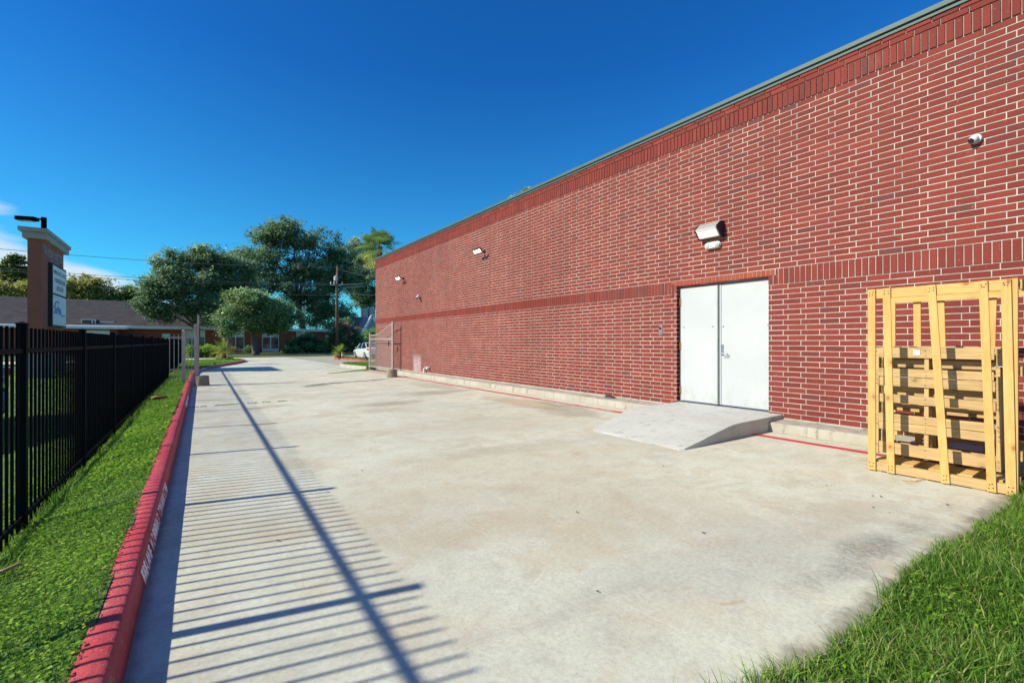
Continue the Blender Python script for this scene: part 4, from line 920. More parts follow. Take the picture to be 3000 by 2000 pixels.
MB().bar(pt(988, 862, PY), pt(1001, 862, PY), .07, .07, (0, 0, 1)).box((at(999, PY), PY-.1, zat(1000, 862, PY)), (at(1003, PY), PY+.1, zat(1000, 855, PY))).build('lower_bracket', M['galv'], t)
def wire(p, q, sag, r, m, label):
    p, q = Vector(p), Vector(q); pts = [p.lerp(q, s) - Vector((0, 0, sag*4*s*(1-s))) for s in np.linspace(0, 1, 24)]
    tag(MB().tube(pts, r, 5).build('overhead_wire', M[m]), label, 'wire', 'overhead wires')
wire(pt(-250, 705, 60), pt(989, 784, PY), .5, .022, 'wire', 'topmost thin overhead wire crossing the blue sky behind the sign')
wire(pt(-250, 762, 60), pt(969, 831, PY), .5, .022, 'wire', 'upper of the close pair of overhead wires above the cloud bank')
wire(pt(-250, 768, 60), pt(979, 834, PY), .6, .022, 'wire', 'lower of the close pair of overhead wires above the cloud bank')
wire(pt(-250, 805, 60), pt(988, 864, PY), .4, .022, 'wire', 'lowest overhead wire, running just above the yellow green trees')
wire(pt(989, 786, PY), pt(1190, 800, PY+6), .8, .03, 'palewire', 'pale drooping wire from the pole top towards the brick building')
wire(pt(1003, 857, PY), pt(1180, 860, PY+6), .25, .03, 'palewire', 'pale wire from the lower pole bracket towards the brick building')
wire(pt(988, 903, PY), pt(1060, 912, PY+8), .3, .02, 'palewire', 'short faint wire low on the pole in front of the oak')

# ------------------------------------------------------------------ cars
def car(name, label, x, y, m, s=1.0, face=1):
    """x,y centre; car runs along Y, front towards +Y*face"""
    t = thing(name, label, 'car', (x, y, 0)); T = lambda a, w, z: (x+w*s, y+a*s*face, z*s)
    W2 = .90
    # lower body stations: a, half width, z sill, z belt(top)
    st = [(-2.32, .70, .42, .80), (-2.25, .82, .30, .98), (-1.9, .89, .22, 1.02), (-1.3, .90, .20, .96), (-.4, .91, .20, .93), (.5, .91, .20, .91), (1.1, .90, .20, .90), (1.7, .87, .22, .82), (2.1, .80, .25, .72), (2.32, .62, .34, .58)]
    b = MB(); sec = []
    for a, w_, zs, zb in st:
        sec.append([(-w_*.86, zs), (-w_*.98, zs+.10), (-w_, (zs+zb)/2+.02), (-w_*.97, zb-.05), (-w_*.88, zb), (0, zb+.03), (w_*.88, zb), (w_*.97, zb-.05), (w_, (zs+zb)/2+.02), (w_*.98, zs+.10), (w_*.86, zs)])
    n = 11
    for (a, *_), se in zip(st, sec): b.v += [T(a, w_, z) for w_, z in se]
    for i in range(len(st)-1):
        for j in range(n-1): k = i*n+j; b.f.append((k, k+n, k+n+1, k+1))
    b.f.append(tuple(range(n))); b.f.append(tuple((len(st)-1)*n+j for j in range(n))[::-1]); b.f += [tuple(i*n+j for i, j in ((ii, 0), (ii+1, 0), (ii+1, n-1), (ii, n-1))) for ii in range(len(st)-1)]
    body = b.build('body', m, t, smooth=True)
    gh = [(-1.72, .74, 1.0, 1.02), (-1.05, .68, .95, 1.37), (-.5, .66, .95, 1.43), (.15, .66, .93, 1.42), (.55, .68, .92, 1.33), (1.18, .76, .9, .93)]
    g_ = MB(); r_ = MB()
    for a, w_, zb, zt_ in gh: g_.v += [T(a, -.84, zb-.05), T(a, -w_, zt_-.03), T(a, -w_*.75, zt_), T(a, w_*.75, zt_), T(a, w_, zt_-.03), T(a, .84, zb-.05)]
    for i in range(len(gh)-1):
        for j in range(5): k = i*6+j; g_.f.append((k, k+6, k+7, k+1))
    g_.build('glass', M['carglass'], t)
    for i in (1, 2, 3):
        a, w_, zb, zt_ = gh[i]; r_.v += [T(a, -w_-.01, zt_-.045), T(a, -w_*.75, zt_+.012), T(a, w_*.75, zt_+.012), T(a, w_+.01, zt_-.045)]
    a, w_, zb, zt_ = gh[4]; r_.v += [T(a-.08, -w_-.01, zt_-.02), T(a-.08, -w_*.75, zt_+.03), T(a-.08, w_*.75, zt_+.03), T(a-.08, w_+.01, zt_-.02)]
    for i in range(3):
        for j in range(3): k = i*4+j; r_.f.append((k, k+4, k+5, k+1))
    for sd in (-1, 1):
        for (p, q, w_) in (((-1.72, .80, .98), (-1.0, .69, 1.36), .10), ((-.35, .86, .93), (-.3, .68, 1.39), .07), ((1.12, .80, .93), (.5, .69, 1.35), .06)): r_.bar(T(p[0], sd*p[1], p[2]), T(q[0], sd*q[1], q[2]), w_*s, .03*s, (0, 1, 0))
    r_.build('roof', m, t)
    for a in (-1.38, 1.38):
        for sd in (-1, 1):
            c = Vector(T(a, sd*.80, .315)); ax = Vector((sd*s, 0, 0)); wl = MB().tube([c-ax*.10, c-ax*.08, c+ax*.09, c+ax*.115], [x_*s for x_ in (.27, .315, .315, .28)], 22).build('wheel', M['tyre'], t)
            MB().tube([c+ax*.112, c+ax*.122], [x_*s for x_ in (.21, .19)], 16).build('rim', M['rim'], wl)
            for k in range(5): an = 2*math.pi*k/5; MB().bar(c+ax*.125, c+ax*.125+Vector((0, math.cos(an), math.sin(an)))*.19*s, .05*s, .01, (1, 0, 0)).build('spoke', M['galv'], wl)
    for sd in (-1, 1):
        MB().hexa([T(-2.30, sd*.50, .76), T(-2.30, sd*.80, .76), T(-2.0, sd*.905, .80), T(-1.98, sd*.60, .80)], [T(-2.27, sd*.50, .93), T(-2.26, sd*.82, .93), T(-2.0, sd*.91, .95), T(-1.98, sd*.60, .95)]).build('tail_light', M['tail'], t)
        MB().bar(T(.72, sd*.90, .98), T(.74, sd*1.04, 1.0), .12*s, .10*s, (0, 0, 1)).build('mirror', m, t)
        MB().bar(T(2.18, sd*.60, .64), T(2.10, sd*.78, .66), .10*s, .08, (0, 0, 1)).build('headlight', M['camwhite'], t)
    MB().hexa([T(-2.345, -.26, .60), T(-2.345, .26, .60), T(-2.335, .26, .60), T(-2.335, -.26, .60)], [T(-2.33, -.26, .73), T(-2.33, .26, .73), T(-2.32, .26, .73), T(-2.32, -.26, .73)]).build('number_plate', M['white'], t)
    return t
car('parked_car', 'pale silver green saloon car parked beyond the open gate', 12.22, 37.85, M['carwhite'], .94, 1)
car('parked_car', 'blue grey saloon car glimpsed through the near end of the black fence', -3.65, 10.9, M['carblue'], .92, -1)

# ------------------------------------------------------------------ vegetation
def rand_unit(n):
    v = rng.normal(size=(n, 3)); return v/np.linalg.norm(v, axis=1)[:, None]
def leaves(name, P, size, tone, m, parent, up=.5, aspect=.55):
    n = len(P); d = rand_unit(n); nn = rand_unit(n); nn[:, 2] = np.abs(nn[:, 2])+up; nn /= np.linalg.norm(nn, axis=1)[:, None]
    a = np.cross(nn, d); a /= np.linalg.norm(a, axis=1)[:, None]+1e-9; b_ = np.cross(nn, a); s = np.broadcast_to(np.asarray(size, float), (n,))[:, None]
    V = np.stack([P-a*s, P+b_*s*aspect+nn*s*.15, P+a*s, P-b_*s*aspect+nn*s*.15], 1).reshape(-1, 3); F = np.arange(4*n).reshape(n, 4)
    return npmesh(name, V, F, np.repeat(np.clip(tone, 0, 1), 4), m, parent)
def crown(parent, lobes, nclump, nleaf, size, m, name='crown', spread=.5, tonebias=0, hollow=.55, lumps=9):
    """lobes: (x,y,z,rx,ry,rz); clumps of leaves sit in the outer part of each lobe"""
    sub = []
    for l in lobes:
        for k_ in range(lumps):
            d_ = rand_unit(1)[0]; q_ = rng.uniform(.35, .82); f_ = rng.uniform(.34, .56)
            sub.append((l[0]+d_[0]*q_*l[3], l[1]+d_[1]*q_*l[4], l[2]+d_[2]*q_*l[5], l[3]*f_, l[4]*f_, l[5]*f_*.9))
    if lumps: lobes = sub
    vol = np.array([l[3]*l[5] for l in lobes], float); vol /= vol.sum(); Ps = []; Ts = []
    for l, w_ in zip(lobes, vol):
        k = max(3, int(nclump*w_)); lt = rng.normal(0, .13); u = rand_unit(k); r = (hollow + (1-hollow)*rng.random(k)**.6)[:, None]*(1+rng.normal(0, .07, (k, 1)))
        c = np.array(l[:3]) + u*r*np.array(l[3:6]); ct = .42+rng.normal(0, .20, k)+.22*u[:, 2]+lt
        cs = spread*(.6+.8*rng.random(k))
        o_ = rng.normal(size=(k, nleaf, 3))*cs[:, None, None]*np.array([.55, .55, .38])
        Ps.append((c[:, None, :]+o_).reshape(-1, 3)); Ts.append((ct[:, None]+rng.normal(0, .14, (k, nleaf))).ravel())
    P = np.concatenate(Ps); T_ = np.concatenate(Ts)+tonebias
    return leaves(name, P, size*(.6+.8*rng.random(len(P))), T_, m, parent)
def plobe(px, py, rx, rz, Y, dy=None):   # lobe from its outline in the photograph at depth Y
    k = Y/(CS-(px-1500)/1333*SN)/1333; x, y, z = pt(px, py, Y); return (x, y, z, rx*k, (dy or (rx+rz)/2*k), rz*k)
def limbs(parent, base, top, r0, targets, name='trunk', lean=(0, 0)):
    b = MB(); base = Vector(base); top = Vector(top); mid = base.lerp(top, .5)+Vector((lean[0], lean[1], 0))
    b.tube([base-Vector((0, 0, .1)), base+Vector((0, 0, .25)), mid, top], [r0*1.45, r0*1.08, r0*.9, r0*.72], 12)
    b.build(name, M['bark'], parent, smooth=True); lb = MB()
    for tg in targets:
        tg = Vector(tg); s = top.lerp(mid, random.uniform(0, .25)); h = s.lerp(tg, .5)+Vector((random.uniform(-.3, .3), random.uniform(-.3, .3), random.uniform(.1, .6)))
        lb.tube([s, s.lerp(h, .55)+Vector((0, 0, .1)), h, tg], [r0*.5, r0*.38, r0*.26, r0*.08], 7)
        for k in range(3):
            p = h.lerp(tg, random.uniform(0, .7)); e = p+Vector((random.uniform(-1, 1), random.uniform(-1, 1), random.uniform(.1, 1)))*(tg-s).length*.3; lb.tube([p, e], [r0*.15, r0*.03], 5)
    lb.build('limbs', M['bark'], parent, smooth=True)
def oak(label, tpx, ty, ttop, r0, lobes, ncl, nlf, size, m='oak', spread=.5, cat='tree', name='oak_tree', ground=0.05, bias=0, ntarg=8):
    x = at(tpx, ty); t = thing(name, label, cat, (x, ty, ground)); L_ = [plobe(*l) for l in lobes]
    tg = [(l[0]+random.uniform(-.3, .3)*l[3], l[1]+random.uniform(-.3, .3)*l[4], l[2]+random.uniform(-.2, .3)*l[5]) for l in L_][:ntarg]
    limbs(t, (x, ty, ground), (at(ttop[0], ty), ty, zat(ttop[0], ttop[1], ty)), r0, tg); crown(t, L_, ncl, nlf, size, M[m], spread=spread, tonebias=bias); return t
# left oak over the roof
oak('wide dark oak on the left, drooping in front of the shingle roof', 576, 61, (580, 960), .3,
    [(500, 800, 62, 48, 61), (560, 770, 60, 40, 61), (640, 775, 70, 42, 62), (455, 850, 38, 38, 60), (470, 918, 46, 34, 60), (540, 850, 70, 45, 60), (620, 850, 75, 50, 61), (605, 915, 48, 40, 59), (690, 830, 60, 50, 62), (560, 900, 40, 25, 60), (430, 890, 26, 26, 60), (600, 740, 40, 20, 61), (680, 870, 50, 50, 62), (700, 800, 50, 50, 63), (660, 900, 50, 50, 61)], 1500, 52, .13, spread=.62)
# small oak in front of the building
oak('rounded oak with a clear pale trunk standing before the clinic windows', 749, 54, (740, 965), .32,
    [(735, 880, 62, 40, 54), (790, 900, 60, 42, 54), (700, 925, 50, 36, 53.4), (760, 940, 62, 34, 54), (830, 920, 44, 38, 54.6), (672, 965, 26, 22, 53.4), (820, 955, 40, 25, 54), (700, 880, 45, 30, 54.6)], 760, 52, .115, 'oak2', .55, bias=-.12)
# great oak behind
oak('tallest spreading oak rising behind the clinic, limbs showing through', 897, 84, (872, 880), .62,
    [(850, 700, 95, 58, 84), (760, 735, 85, 60, 84), (930, 735, 85, 55, 85), (700, 770, 50, 40, 83), (840, 790, 110, 60, 84), (940, 810, 85, 65, 85), (780, 830, 80, 45, 83), (880, 880, 90, 50, 84), (960, 890, 80, 50, 85), (1000, 830, 60, 55, 86), (930, 940, 60, 40, 84), (990, 920, 55, 35, 85), (835, 660, 44, 24, 84), (1000, 760, 50, 50, 85), (700, 820, 50, 40, 83), (800, 690, 60, 35, 84)], 1750, 50, .17, spread=.85, ntarg=10)
oak('taller oak at the right, partly hidden by the palm', 1060, 96, (1062, 900), .45, [(1055, 745, 40, 48, 96), (1085, 790, 45, 55, 97), (1050, 820, 50, 50, 95), (1080, 870, 50, 42, 96), (1020, 790, 35, 40, 95), (1095, 730, 30, 30, 97), (1040, 860, 50, 50, 95)], 650, 50, .18, 'oak', .8)
# background trees at the left
oak('yellow green tree just right of the brown sign', 225, 105, (225, 890), .35, [(225, 890, 60, 26, 104), (280, 885, 40, 24, 104), (215, 850, 45, 38, 105), (255, 840, 48, 35, 105), (290, 865, 40, 28, 106), (200, 880, 40, 25, 104), (240, 870, 60, 30, 104)], 330, 48, .22, 'yellowleaf', .9, name='broadleaf_tree', bias=.0)
oak('light open green tree on the skyline between sign and oak', 372, 105, (372, 890), .3, [(330, 884, 30, 18, 104), (425, 890, 30, 14, 104), (370, 862, 36, 24, 105), (395, 860, 30, 22, 106), (340, 875, 26, 16, 105), (425, 878, 24, 20, 105), (400, 885, 40, 14, 105)], 210, 44, .20, 'bgleaf', .9, name='broadleaf_tree')
oak('golden leaved tree low at the left edge of the photograph', 40, 100, (40, 890), .35, [(20, 885, 60, 24, 99), (80, 885, 40, 20, 99), (-50, 885, 50, 24, 99), (20, 860, 50, 28, 100), (60, 850, 40, 25, 100), (75, 870, 30, 20, 100), (-30, 850, 50, 35, 100)], 280, 46, .2, 'yellowleaf', .9, name='broadleaf_tree', bias=.22)
oak('dark green tree at the left edge behind the golden one', 0, 112, (0, 880), .35, [(0, 848, 35, 18, 112), (-50, 835, 40, 25, 112), (30, 850, 22, 14, 112)], 160, 46, .22, 'bgleaf', .9, name='broadleaf_tree', bias=-.15)
# pine
t = thing('pine_tree', 'slender pine with flat tiers of needles at the far left', 'tree', (at(36, 108), 108, 0))
xb = at(35, 108); MB().tube([(xb, 108, 0), (xb, 108, zat(35, 820, 108)), (at(38, 108), 108, zat(38, 752, 108))], [.5, .32, .1], 8).build('trunk', M['bark'], t, smooth=True)
Ls = [plobe(px, py, rx, rz, 108) for px, py, rx, rz in ((45, 752, 16, 6), (28, 766, 20, 6), (58, 768, 16, 6), (14, 782, 18, 6), (42, 783, 26, 6), (68, 790, 18, 7), (20, 798, 26, 7), (55, 803, 26, 7), (8, 812, 22, 7), (72, 815, 20, 8), (40, 818, 26, 6))]
crown(t, Ls, 210, 46, .18, M['pine'], spread=.42, hollow=.2, lumps=0)
b = MB()
for l in Ls: b.tube([(xb, 108, l[2]-.4), (l[0], l[1], l[2])], [.14, .04], 5)
b.build('limbs', M['bark'], t)
# tree top seen over the brick building's roof
oak('tree top just peeking over the green roof edge of the brick building', 1545, 34, (1545, 640), .25, [(1540, 566, 16, 12, 34), (1558, 570, 14, 9, 34), (1530, 590, 30, 20, 34)], 130, 45, .09, 'oak2', .3, name='broadleaf_tree')
# shrubs
def shrub(label, lobes, n, nl_, size, m, name='shrub', cat='shrub', spread=.35, extra=None, bias=0):
    L_ = [plobe(*l) for l in lobes]; x, y = L_[0][0], L_[0][1]; t = thing(name, label, cat, (x, y, .05))
    b = MB()
    for l in L_:
        for k in range(4): b.tube([(l[0]+random.uniform(-.2, .2), l[1], .02), (l[0]+random.uniform(-.5, .5)*l[3], l[1]+random.uniform(-.5, .5)*l[4], l[2]+l[5]*.4)], [.04, .01], 5)
    b.build('stems', M['bark'], t); crown(t, L_, n, nl_, size, M[m], 'foliage', spread, bias, .45)
    if extra: crown(t, [plobe(*l) for l in extra[0]], extra[1], nl_, size, M[extra[2]], 'dry_foliage', spread, 0, .8)
    return t
shrub('bright yellow green hedge behind the sago palm on the left', [(562, 1028, 16, 17, 48), (585, 1029, 18, 18, 48), (610, 1029, 18, 17, 48), (632, 1031, 16, 15, 48)], 420, 40, .055, 'hedge', 'hedge', 'hedge', .2)
shrub('big dark green shrub bank right of the clinic windows', [(870, 1012, 34, 26, 62), (900, 1002, 30, 30, 62), (930, 1012, 30, 26, 61), (855, 1026, 25, 14, 61), (952, 1018, 20, 20, 60), (970, 1000, 14, 20, 62)], 480, 44, .11, 'darkshrub')
shrub('tall shrub with dry brown leaves behind the utility pole', [(1000, 990, 34, 45, 60), (1030, 985, 36, 45, 60), (1010, 955, 30, 22, 61), (1045, 1010, 26, 26, 59), (985, 1015, 20, 20, 60)], 460, 44, .10, 'darkshrub', extra=([(1005, 1000, 30, 34, 59.5), (1030, 975, 22, 30, 59.5), (1000, 950, 26, 12, 60)], 130, 'brownleaf'))
shrub('green vine covered shrub beside the corner of the brick building', [(1075, 990, 26, 32, 64), (1100, 985, 26, 32, 64), (1060, 1010, 22, 24, 62)], 260, 44, .10, 'darkshrub', bias=.2)
shrub('low grey twiggy shrub under the clinic window', [(682, 1030, 20, 10, 64), (705, 1032, 16, 8, 64)], 90, 30, .07, 'brownleaf', bias=-.4)
shrub('small round dark bush left of the oak trunk', [(728, 1023, 8, 10, 63)], 60, 34, .07, 'darkshrub')
# lawn plants: sago palms
def sago(label, x, y, z0, th, fl, nf, parent_group='sago palms by the drive'):
    t = thing('sago_palm', label, 'palm', (x, y, z0), parent_group)
    pr = [(.17, 0)]; 
    for k in range(8): pr += [(.19-.006*k, th*(k+.3)/8), (.15-.006*k, th*(k+.9)/8)]
    MB().lathe((x, y, z0), pr, 12).build('trunk', M['palmbark'], t)
    for i in range(nf):
        az = 2*math.pi*i*.618; el = R(random.uniform(5, 80)) if i > nf*.25 else R(random.uniform(-25, 15)); L = fl*random.uniform(.8, 1.1)
        d = Vector((math.cos(az)*math.cos(el), math.sin(az)*math.cos(el), math.sin(el))); sd = Vector((-math.sin(az), math.cos(az), 0)); p = Vector((x, y, z0+th)); V = []; F = []; T = []
        tn = random.uniform(.2, .75) if i > nf*.25 else random.uniform(.7, 1); n = 26
        for k in range(n):
            s = k/(n-1); p = p + d*(L/n); d = (d-Vector((0, 0, .035))).normalized(); upv = sd.cross(d)
            if s < .1: continue
            ll = L*.22*math.sin(math.pi*min(1, .12+s*.95))**.6+.02
            for sg_ in (-1, 1):
                e = p + (sd*sg_*.86 + d*.45 + upv*.25).normalized()*ll; w_ = d*L*.011; k0 = len(V); V += [p-w_, p+w_, e]; F.append((k0, k0+1, k0+2)); T += [tn]*3
        npmesh('frond', np.array([tuple(v) for v in V]), np.array(F), np.array(T), M['sago'], t)
    return t
sx, sy = at(656, 41.2)+.0, 39.0; sx = at(656, 39.0)
s1 = sago('larger sago palm on the grass tongue behind the red kerb', sx, sy, .12, .62, 1.05, 44)
for k in range(9):
    a = k*.7; tag(ball((sx+.45*math.cos(a)+random.uniform(-.05, .05), sy-.1+.35*math.sin(a), .13), random.uniform(.10, .17), 8, 5, (1.2, 1, .7)).build('edging_stone', M['stone']), ['largest', 'flat', 'pale', 'squat', 'dark', 'small', 'low', 'tilted', 'last'][k] + ' grey stone of the ring round the larger sago palm, ' + ['far right', 'rear right', 'rear', 'rear left', 'left', 'front left', 'front', 'front right', 'right'][k] + ' side', 'stone', 'stones round the sago palm')
s2 = sago('smaller bright sago palm on the red kerbed island near the car', at(994, 37.2), 37.2, .13, .45, .78, 40)
tag(MB().lathe((at(1003, 37.6), 37.6, .1), [(.07, 0), (.07, .42), (.05, .46)], 10).build('marker_post', M['white']), 'short white marker post beside the smaller sago palm', 'post')
# fan palm
PXc, PYc = at(1112, 33), 33; zc = zat(1112, 722, 33)
t = thing('fan_palm', 'fan palm with shaggy fronds showing above the far corner of the roof', 'palm', (PXc, PYc, 0))
MB().tube([(PXc, PYc, 0), (PXc, PYc, zc)], [.28, .2], 12).build('trunk', M['palmbark'], t)
def fan(base, az, el, Lp, r, tn, nseg=26):
    d = Vector((math.cos(az)*math.cos(el), math.sin(az)*math.cos(el), math.sin(el))); sd = Vector((-math.sin(az), math.cos(az), 0)); up = sd.cross(d)
    hub = Vector(base)+d*Lp; V = []; F = []; T = []
    b0 = Vector(base); k0 = 0; V += [b0-sd*.02, b0+sd*.02, hub+sd*.015, hub-sd*.015]; F += [(0, 1, 2), (0, 2, 3)]; T += [tn]*4
    for k in range(nseg):
        a = R(-105+210*k/(nseg-1)); dr = (d*math.cos(a)+sd*math.sin(a)+up*.15*math.cos(a*2)).normalized(); l = r*(.75+.25*math.cos(a))*random.uniform(.9, 1.1)
        w_ = dr.cross(up).normalized()*r*.034; m1 = hub+dr*l*.6+Vector((0, 0, -.04*l)); m2 = hub+dr*l*.85+Vector((0, 0, -.16*l)); e = hub+dr*l+Vector((0, 0, -.36*l)); k0 = len(V)
        V += [hub, m1-w_, m1+w_, m2-w_*.5, m2+w_*.5, e]; F += [(k0, k0+1, k0+2), (k0+1, k0+3, k0+4), (k0+1, k0+4, k0+2), (k0+3, k0+5, k0+4)]; T += [tn-.1, tn, tn, tn+.1, tn+.1, tn+.2]
    npmesh('frond', np.array([tuple(v) for v in V]), np.array(F), np.clip(np.array(T), 0, 1), M['palm'], t)
for i in range(30):
    az = i*2.399; q = i/30; el = R(86-130*q+random.uniform(-8, 8)); fan((PXc, PYc, zc-.1-.3*q), az, el, random.uniform(.6, .95), random.uniform(.85, 1.15), .05+.35*q+(.35 if q > .8 else 0)+random.uniform(-.1, .1))
P2 = at(1200, 30); z2 = zat(1200, 742, 30)
t = thing('fan_palm', 'second fan palm, only dark frond tips above the roof edge', 'palm', (P2, 30, 0)); MB().tube([(P2, 30, 0), (P2, 30, z2-.4)], [.28, .2], 12).build('trunk', M['palmbark'], t)
for i in range(20):
    az = i*2.399; q = i/20; fan((P2, 30, z2-.45), az, R(40-60*q), .5, .8, random.uniform(0, .3))

# islands on the right
def island(name, pts, hgt, mk, label, grassm=True):
    pv = [Vector((x, y, 0)) for x, y in pts]; c = sum(pv, Vector())/len(pv)
    b = MB(); inner = [p+(c-p).normalized()*.16 for p in pv]; n = len(pv)
    b.v = [(p.x, p.y, -.02) for p in pv]+[(p.x, p.y, hgt) for p in pv]+[(p.x, p.y, hgt+.005) for p in inner]; 
    for i in range(n): j = (i+1) % n; b.f += [(i, j, n+j, n+i), (n+i, n+j, 2*n+j, 2*n+i)]
    structure(b.build(name, mk)); l = MB().add([(p.x, p.y, hgt+.006) for p in inner], [tuple(range(n))]); structure(l.build('island_lawn', M['lawn'])); return [(p.x, p.y) for p in inner]
isl = []
isl.append(island('island_kerb', [(9.45, 38.2), (9.55, 37.2), (9.9, 35.2), (10.15, 33.6), (10.5, 33.3), (10.75, 33.8), (10.6, 36), (10.5, 38.6), (10.1, 39.3), (9.7, 39.2)], .13, M['red'], ''))
isl.append(island('island_kerb', [(7.05, 27.2), (6.95, 26.4), (7.1, 24.4), (7.3, 23.2), (7.9, 23.15), (13, 23.15), (13, 27.5), (8, 27.7), (7.3, 27.6)], .14, M['step'], ''))

# ------------------------------------------------------------------ grass
def blades(name, P, H, Wd, tone, m, lean=.5, leandir=None):
    n = len(P); a = rng.random(n)*2*np.pi; dx = np.stack([np.cos(a), np.sin(a), np.zeros(n)], 1); b_ = a+rng.normal(1.57, .6, n) if leandir is None else leandir+rng.normal(0, .9, n)
    ld = np.stack([np.cos(b_), np.sin(b_), np.zeros(n)], 1); ln = (lean*(.3+rng.random(n)))[:, None]; H_ = H[:, None]; W_ = Wd[:, None]; Z = np.array([0, 0, 1.])
    m1 = P+Z*H_*.55+ld*H_*ln*.35; m2 = P+Z*H_*(1-ln*.25)+ld*H_*ln*1.0
    V = np.stack([P-dx*W_, P+dx*W_, m1+dx*W_*.8, m1-dx*W_*.8, m2], 1).reshape(-1, 3); k = np.arange(n)[:, None]*5
    me = bpy.data.meshes.new(name); F4 = (k+np.array([[0, 1, 2, 3]])); F3 = (k+np.array([[3, 2, 4]]))
    F = np.concatenate([F4, np.zeros((n, 0), int)], 1)
    # triangles only, so one array shape does
    T3 = np.concatenate([k+np.array([[0, 1, 2]]), k+np.array([[0, 2, 3]]), F3], 0)
    o = npmesh(name, V, T3, np.repeat(np.clip(tone, 0, 1), 5), m); o['kind'] = 'stuff'; return o
def patch(n, x0, x1, y0, y1): return np.stack([rng.uniform(x0, x1, n), rng.uniform(y0, y1, n)], 1)
def noise2(x, y, s=1, ph=0): return (np.sin(x*2.1*s+1.3*np.sin(y*1.7*s+ph)+ph)+np.sin(y*2.7*s-1.1*np.sin(x*2.3*s)+ph*2)+np.sin((x+y)*1.3*s+ph))/3
# near right corner: long rough grass
vfy = np.vectorize(frontY); vrz = np.vectorize(rz)
p = patch(150000, .5, 8.5, -1.0, 1.1); ok = p[:, 1] < vfy(p[:, 0])+.025*noise2(p[:, 0], p[:, 1], 9)+.015
u = (p[:, 0]*CS-p[:, 1]*SN)/(p[:, 0]*SN+p[:, 1]*CS); ok &= (u < 1.25) & (p[:, 0]*SN+p[:, 1]*CS > .5); p = p[ok]; n = len(p)
P = np.column_stack([p, vrz(p[:, 0], p[:, 1])-.005]); dst = np.hypot(p[:, 0], p[:, 1]); edge = np.clip((vfy(p[:, 0])-p[:, 1])/.25, 0, 1)
H = (.045+.075*rng.random(n)**1.6)*(1+.35*noise2(p[:, 0], p[:, 1], 2.5)); tall = rng.random(n) < .03; H[tall] *= 1.7
dry = rng.random(n) < .09
blades('grass', P, H, .0016+.0016*rng.random(n), np.where(dry, .98, .30+.26*noise2(p[:, 0], p[:, 1], 1.6, 2)+rng.normal(0, .26, n)), M['grass'], 1.0)
p2 = p[(noise2(p[:, 0], p[:, 1], 3, 5) > .1) & (rng.random(n) < .18)]; P = np.column_stack([p2, vrz(p2[:, 0], p2[:, 1])+.025+.02*rng.random(len(p2))]); o = leaves('ground_cover', P, .007+.006*rng.random(len(p2)), .35+rng.normal(0, .2, len(p2)), M['clover'], None, .8, .7); o['kind'] = 'stuff'
# strip between fence and kerb
vk = np.vectorize(smoothk); vlz = np.vectorize(lawnz)
def stripgrass(n, y0, y1, pw, xmin_off=-1.2, back=False):
    y = y0+(y1-y0)*rng.random(n)**pw; f_ = fenceX(y); k = vk(y)-.155; x = (f_-.35)+(k-f_+.35)*rng.random(n); return x, y
x, y = stripgrass(80000, 1.0, 24, 1.7); n = len(x); P = np.column_stack([x, y, vlz(x, y)-.004]); d = np.hypot(x, y)
nearf = np.exp(-((x-fenceX(y))/.14)**2); H = (.022+.035*rng.random(n))*(1+1.6*nearf*rng.random(n)); sc = np.clip(d/5, .8, 3.2)
blades('grass', P, H*np.clip(d/9, 1, 1.4), .0016*sc, .45+.28*noise2(x, y, 1.3, 1)+rng.normal(0, .24, n), M['grass'], .9)
x, y = stripgrass(95000, 1.0, 14, 1.6); n = len(x); q_ = .5*noise2(x, y, 1.1, 4)+.5*noise2(x, y, 3.3, 9)+.25*rng.normal(size=n); cl = (q_ > -.35) & (q_ < .62); x, y = x[cl], y[cl]; n = len(x); d = np.hypot(x, y)
P = np.column_stack([x, y, vlz(x, y)+.008+.030*rng.random(n)]); o = leaves('ground_cover', P, (.0065+.006*rng.random(n))*np.clip(d/4.5, .9, 2.2), .40+.25*noise2(x, y, 1.9)+rng.normal(0, .30, n), M['clover'], None, 1.8, .8); o['kind'] = 'stuff'
# tall tufts at the fence foot
y = 2+20*rng.random(5000)**1.3; x = fenceX(y)+rng.normal(.05, .07, 5000); tf = noise2(x*0, y, 2.2, 3) > .1; x, y = x[tf], y[tf]; n = len(x)
blades('grass', np.column_stack([x, y, vlz(x, y)]), .06+.14*rng.random(n)**2, np.full(n, .003), .35+rng.normal(0, .2, n), M['grass'], .9)
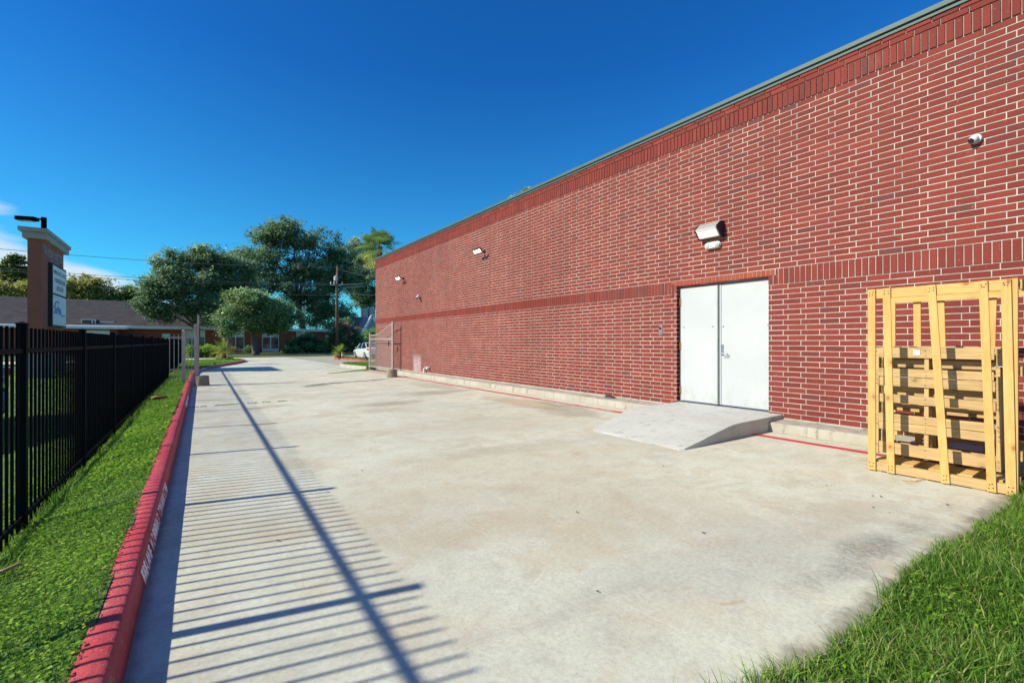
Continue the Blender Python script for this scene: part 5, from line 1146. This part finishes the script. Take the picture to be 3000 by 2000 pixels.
# beyond the fence
n = 60000; y = 2+36*rng.random(n)**1.1; x = fenceX(y)-.4-9*rng.random(n)**1.5; d = np.hypot(x, y)
blades('grass', np.column_stack([x, y, vlz(x, y)]), (.03+.03*rng.random(n)), .002*np.clip(d/4, 1, 6), .45+.2*noise2(x, y, .8)+rng.normal(0, .15, n), M['grass'], .8)
n = 30000; y = 22+18*rng.random(n); x = fenceX(y)+(vk(np.minimum(y, 38.5))-.2-fenceX(y))*rng.random(n); blades('grass', np.column_stack([x, y, vlz(x, y)]), .03+.04*rng.random(n), np.full(n, .010), .50+rng.normal(0, .15, n), M['grass'], .8)
for q, hz in zip(isl, (.135, .145)):
    xs_ = [a for a, _ in q]; ys_ = [b_ for _, b_ in q]; pp = patch(14000, min(xs_), min(13, max(xs_)), min(ys_), max(ys_)); inside = np.zeros(len(pp), bool); j = len(q)-1
    for i in range(len(q)):
        xi, yi = q[i]; xj, yj = q[j]; c_ = ((yi > pp[:, 1]) != (yj > pp[:, 1])) & (pp[:, 0] < (xj-xi)*(pp[:, 1]-yi)/(yj-yi+1e-9)+xi); inside ^= c_; j = i
    pp = pp[inside]; n = len(pp); blades('grass', np.column_stack([pp, np.full(n, hz)]), .05+.08*rng.random(n), np.full(n, .009), .38+rng.normal(0, .15, n), M['grass'], .9)
# weeds growing in the joints
n = 700; x = rng.uniform(-.05, 2.0, n); n_ = noise2(x*3, x*0, 3); x = x[(n_ > -.2)]; n = len(x); blades('joint_weeds', np.column_stack([x, 11.7+rng.normal(0, .012, n), np.zeros(n)]), .012+.02*rng.random(n), np.full(n, .004), .3+.2*rng.random(n), M['grass'], 1)
n = 2600; s = rng.random(n); blades('joint_weeds', np.column_stack([4.9+2.3*s+rng.normal(0, .03, n), 20.8+1.6*s+rng.normal(0, .06, n), np.zeros(n)]), (.02+.05*rng.random(n))*(.3+s), np.full(n, .008), .5+.3*rng.random(n), M['grass'], 1)

# ------------------------------------------------------------------ litter
LEAFLAB = ['out in the middle of the near drive', 'inside the fence shadow, far up', 'on the open concrete left of centre', 'nearest the front edge of the ramp', 'just below the leaf nearest the ramp front', 'between the ramp and the crate', 'in front of the crate left slat', 'close to the one between ramp and crate', 'nearest the wood splinter', 'below the wood splinter', 'between the crate corner and the grass', 'farther out from the crate, towards the drive', 'far up the drive near the worn patch', 'farthest up the drive, in its middle', 'far up the drive beside a rust mark', 'at the tips of the fence shadow', 'in the middle of the drive halfway to the ramp', 'between the fence shadow and the joint, near the kerb', 'nearest the long joint across the drive', 'in the open concrete below the ramp']
def litter(n, name, label, group, places, size):
    for i, (x, y, z) in enumerate(places):
        a = random.uniform(0, 6.28); s = size*random.uniform(.6, 1.3); b = MB(); k = 8; c, s_ = math.cos(a), math.sin(a)
        rim = [(s*math.cos(2*math.pi*j/k), .5*s*math.sin(2*math.pi*j/k)*(1+.2*random.random()), .003+.25*s*(math.cos(2*math.pi*j/k)**2)) for j in range(k)]
        v = [(x+u_*c-w_*s_, y+u_*s_+w_*c, z+q_) for u_, w_, q_ in rim]+[(x, y, z+.004)]; b.add(v, [(j, (j+1) % k, k) for j in range(k)]); b.add([(p_[0], p_[1], p_[2]+.0012) for p_ in v], [(j, k, (j+1) % k) for j in range(k)])
        tag(b.build(name, M['deadleaf']), 'small dark dead leaf lying '+LEAFLAB[i], 'leaf', group)
def gp(px, py, z=0):
    u = (px-1500)/1333; v = (1002-py)/1333; t_ = (z-EYE)/v; return (t_*(SN+u*CS), t_*(CS-u*SN), z)
lp = [(1750, 1731), (1060, 1378+0), (815, 1583), (1943, 1364), (1958, 1384), (2421, 1422), (2555, 1452), (2435, 1422), (2580, 1454), (2556, 1485), (2775, 1478), (2605, 1501), (1100, 1296), (1218, 1253), (1085, 1320), (960, 1440), (1690, 1500), (700, 1215), (1380, 1180), (2060, 1560)]
litter(0, 'fallen_leaf', 'small dark dead leaf lying on the concrete drive', 'dead leaves on the drive', [gp(*q, .0045) for q in lp], .011)
tag(MB().tube([gp(2642, 1405, .01), gp(2680, 1408, .012), gp(2710, 1402, .01)], [.003, .006, .003], 5).build('wood_splinter', M['piney']), 'yellow splinter of wood on the concrete in front of the crate', 'splinter')
tag(MB().tube([gp(2640, 1404, .006), gp(2670, 1416, .01)], [.002, .004], 5).build('wood_splinter', M['piney']), 'shorter splinter crossing under the longer one', 'splinter')
xk = gp(470, 1163, .09); tag(MB().tube([(xk[0]-.16, xk[1], .07), (xk[0]-.08, xk[1]+.02, .085), (xk[0]+.06, xk[1], .09), (xk[0]+.16, xk[1]-.02, .085)], [.03, .05, .035, .008], 8).build('bark_piece', M['cone'], smooth=True), 'orange brown curled piece of bark on the grass near the gate', 'bark')
s0 = gp(10, 1700, -.01); tag(MB().tube([(s0[0]-.12, s0[1]-.03, .02), (s0[0], s0[1], .045), (s0[0]+.06, s0[1]+.06, .055)], [.010, .014, .008], 7).build('stick', M['oldx']), 'short pale stick in the clover at the left edge', 'stick')
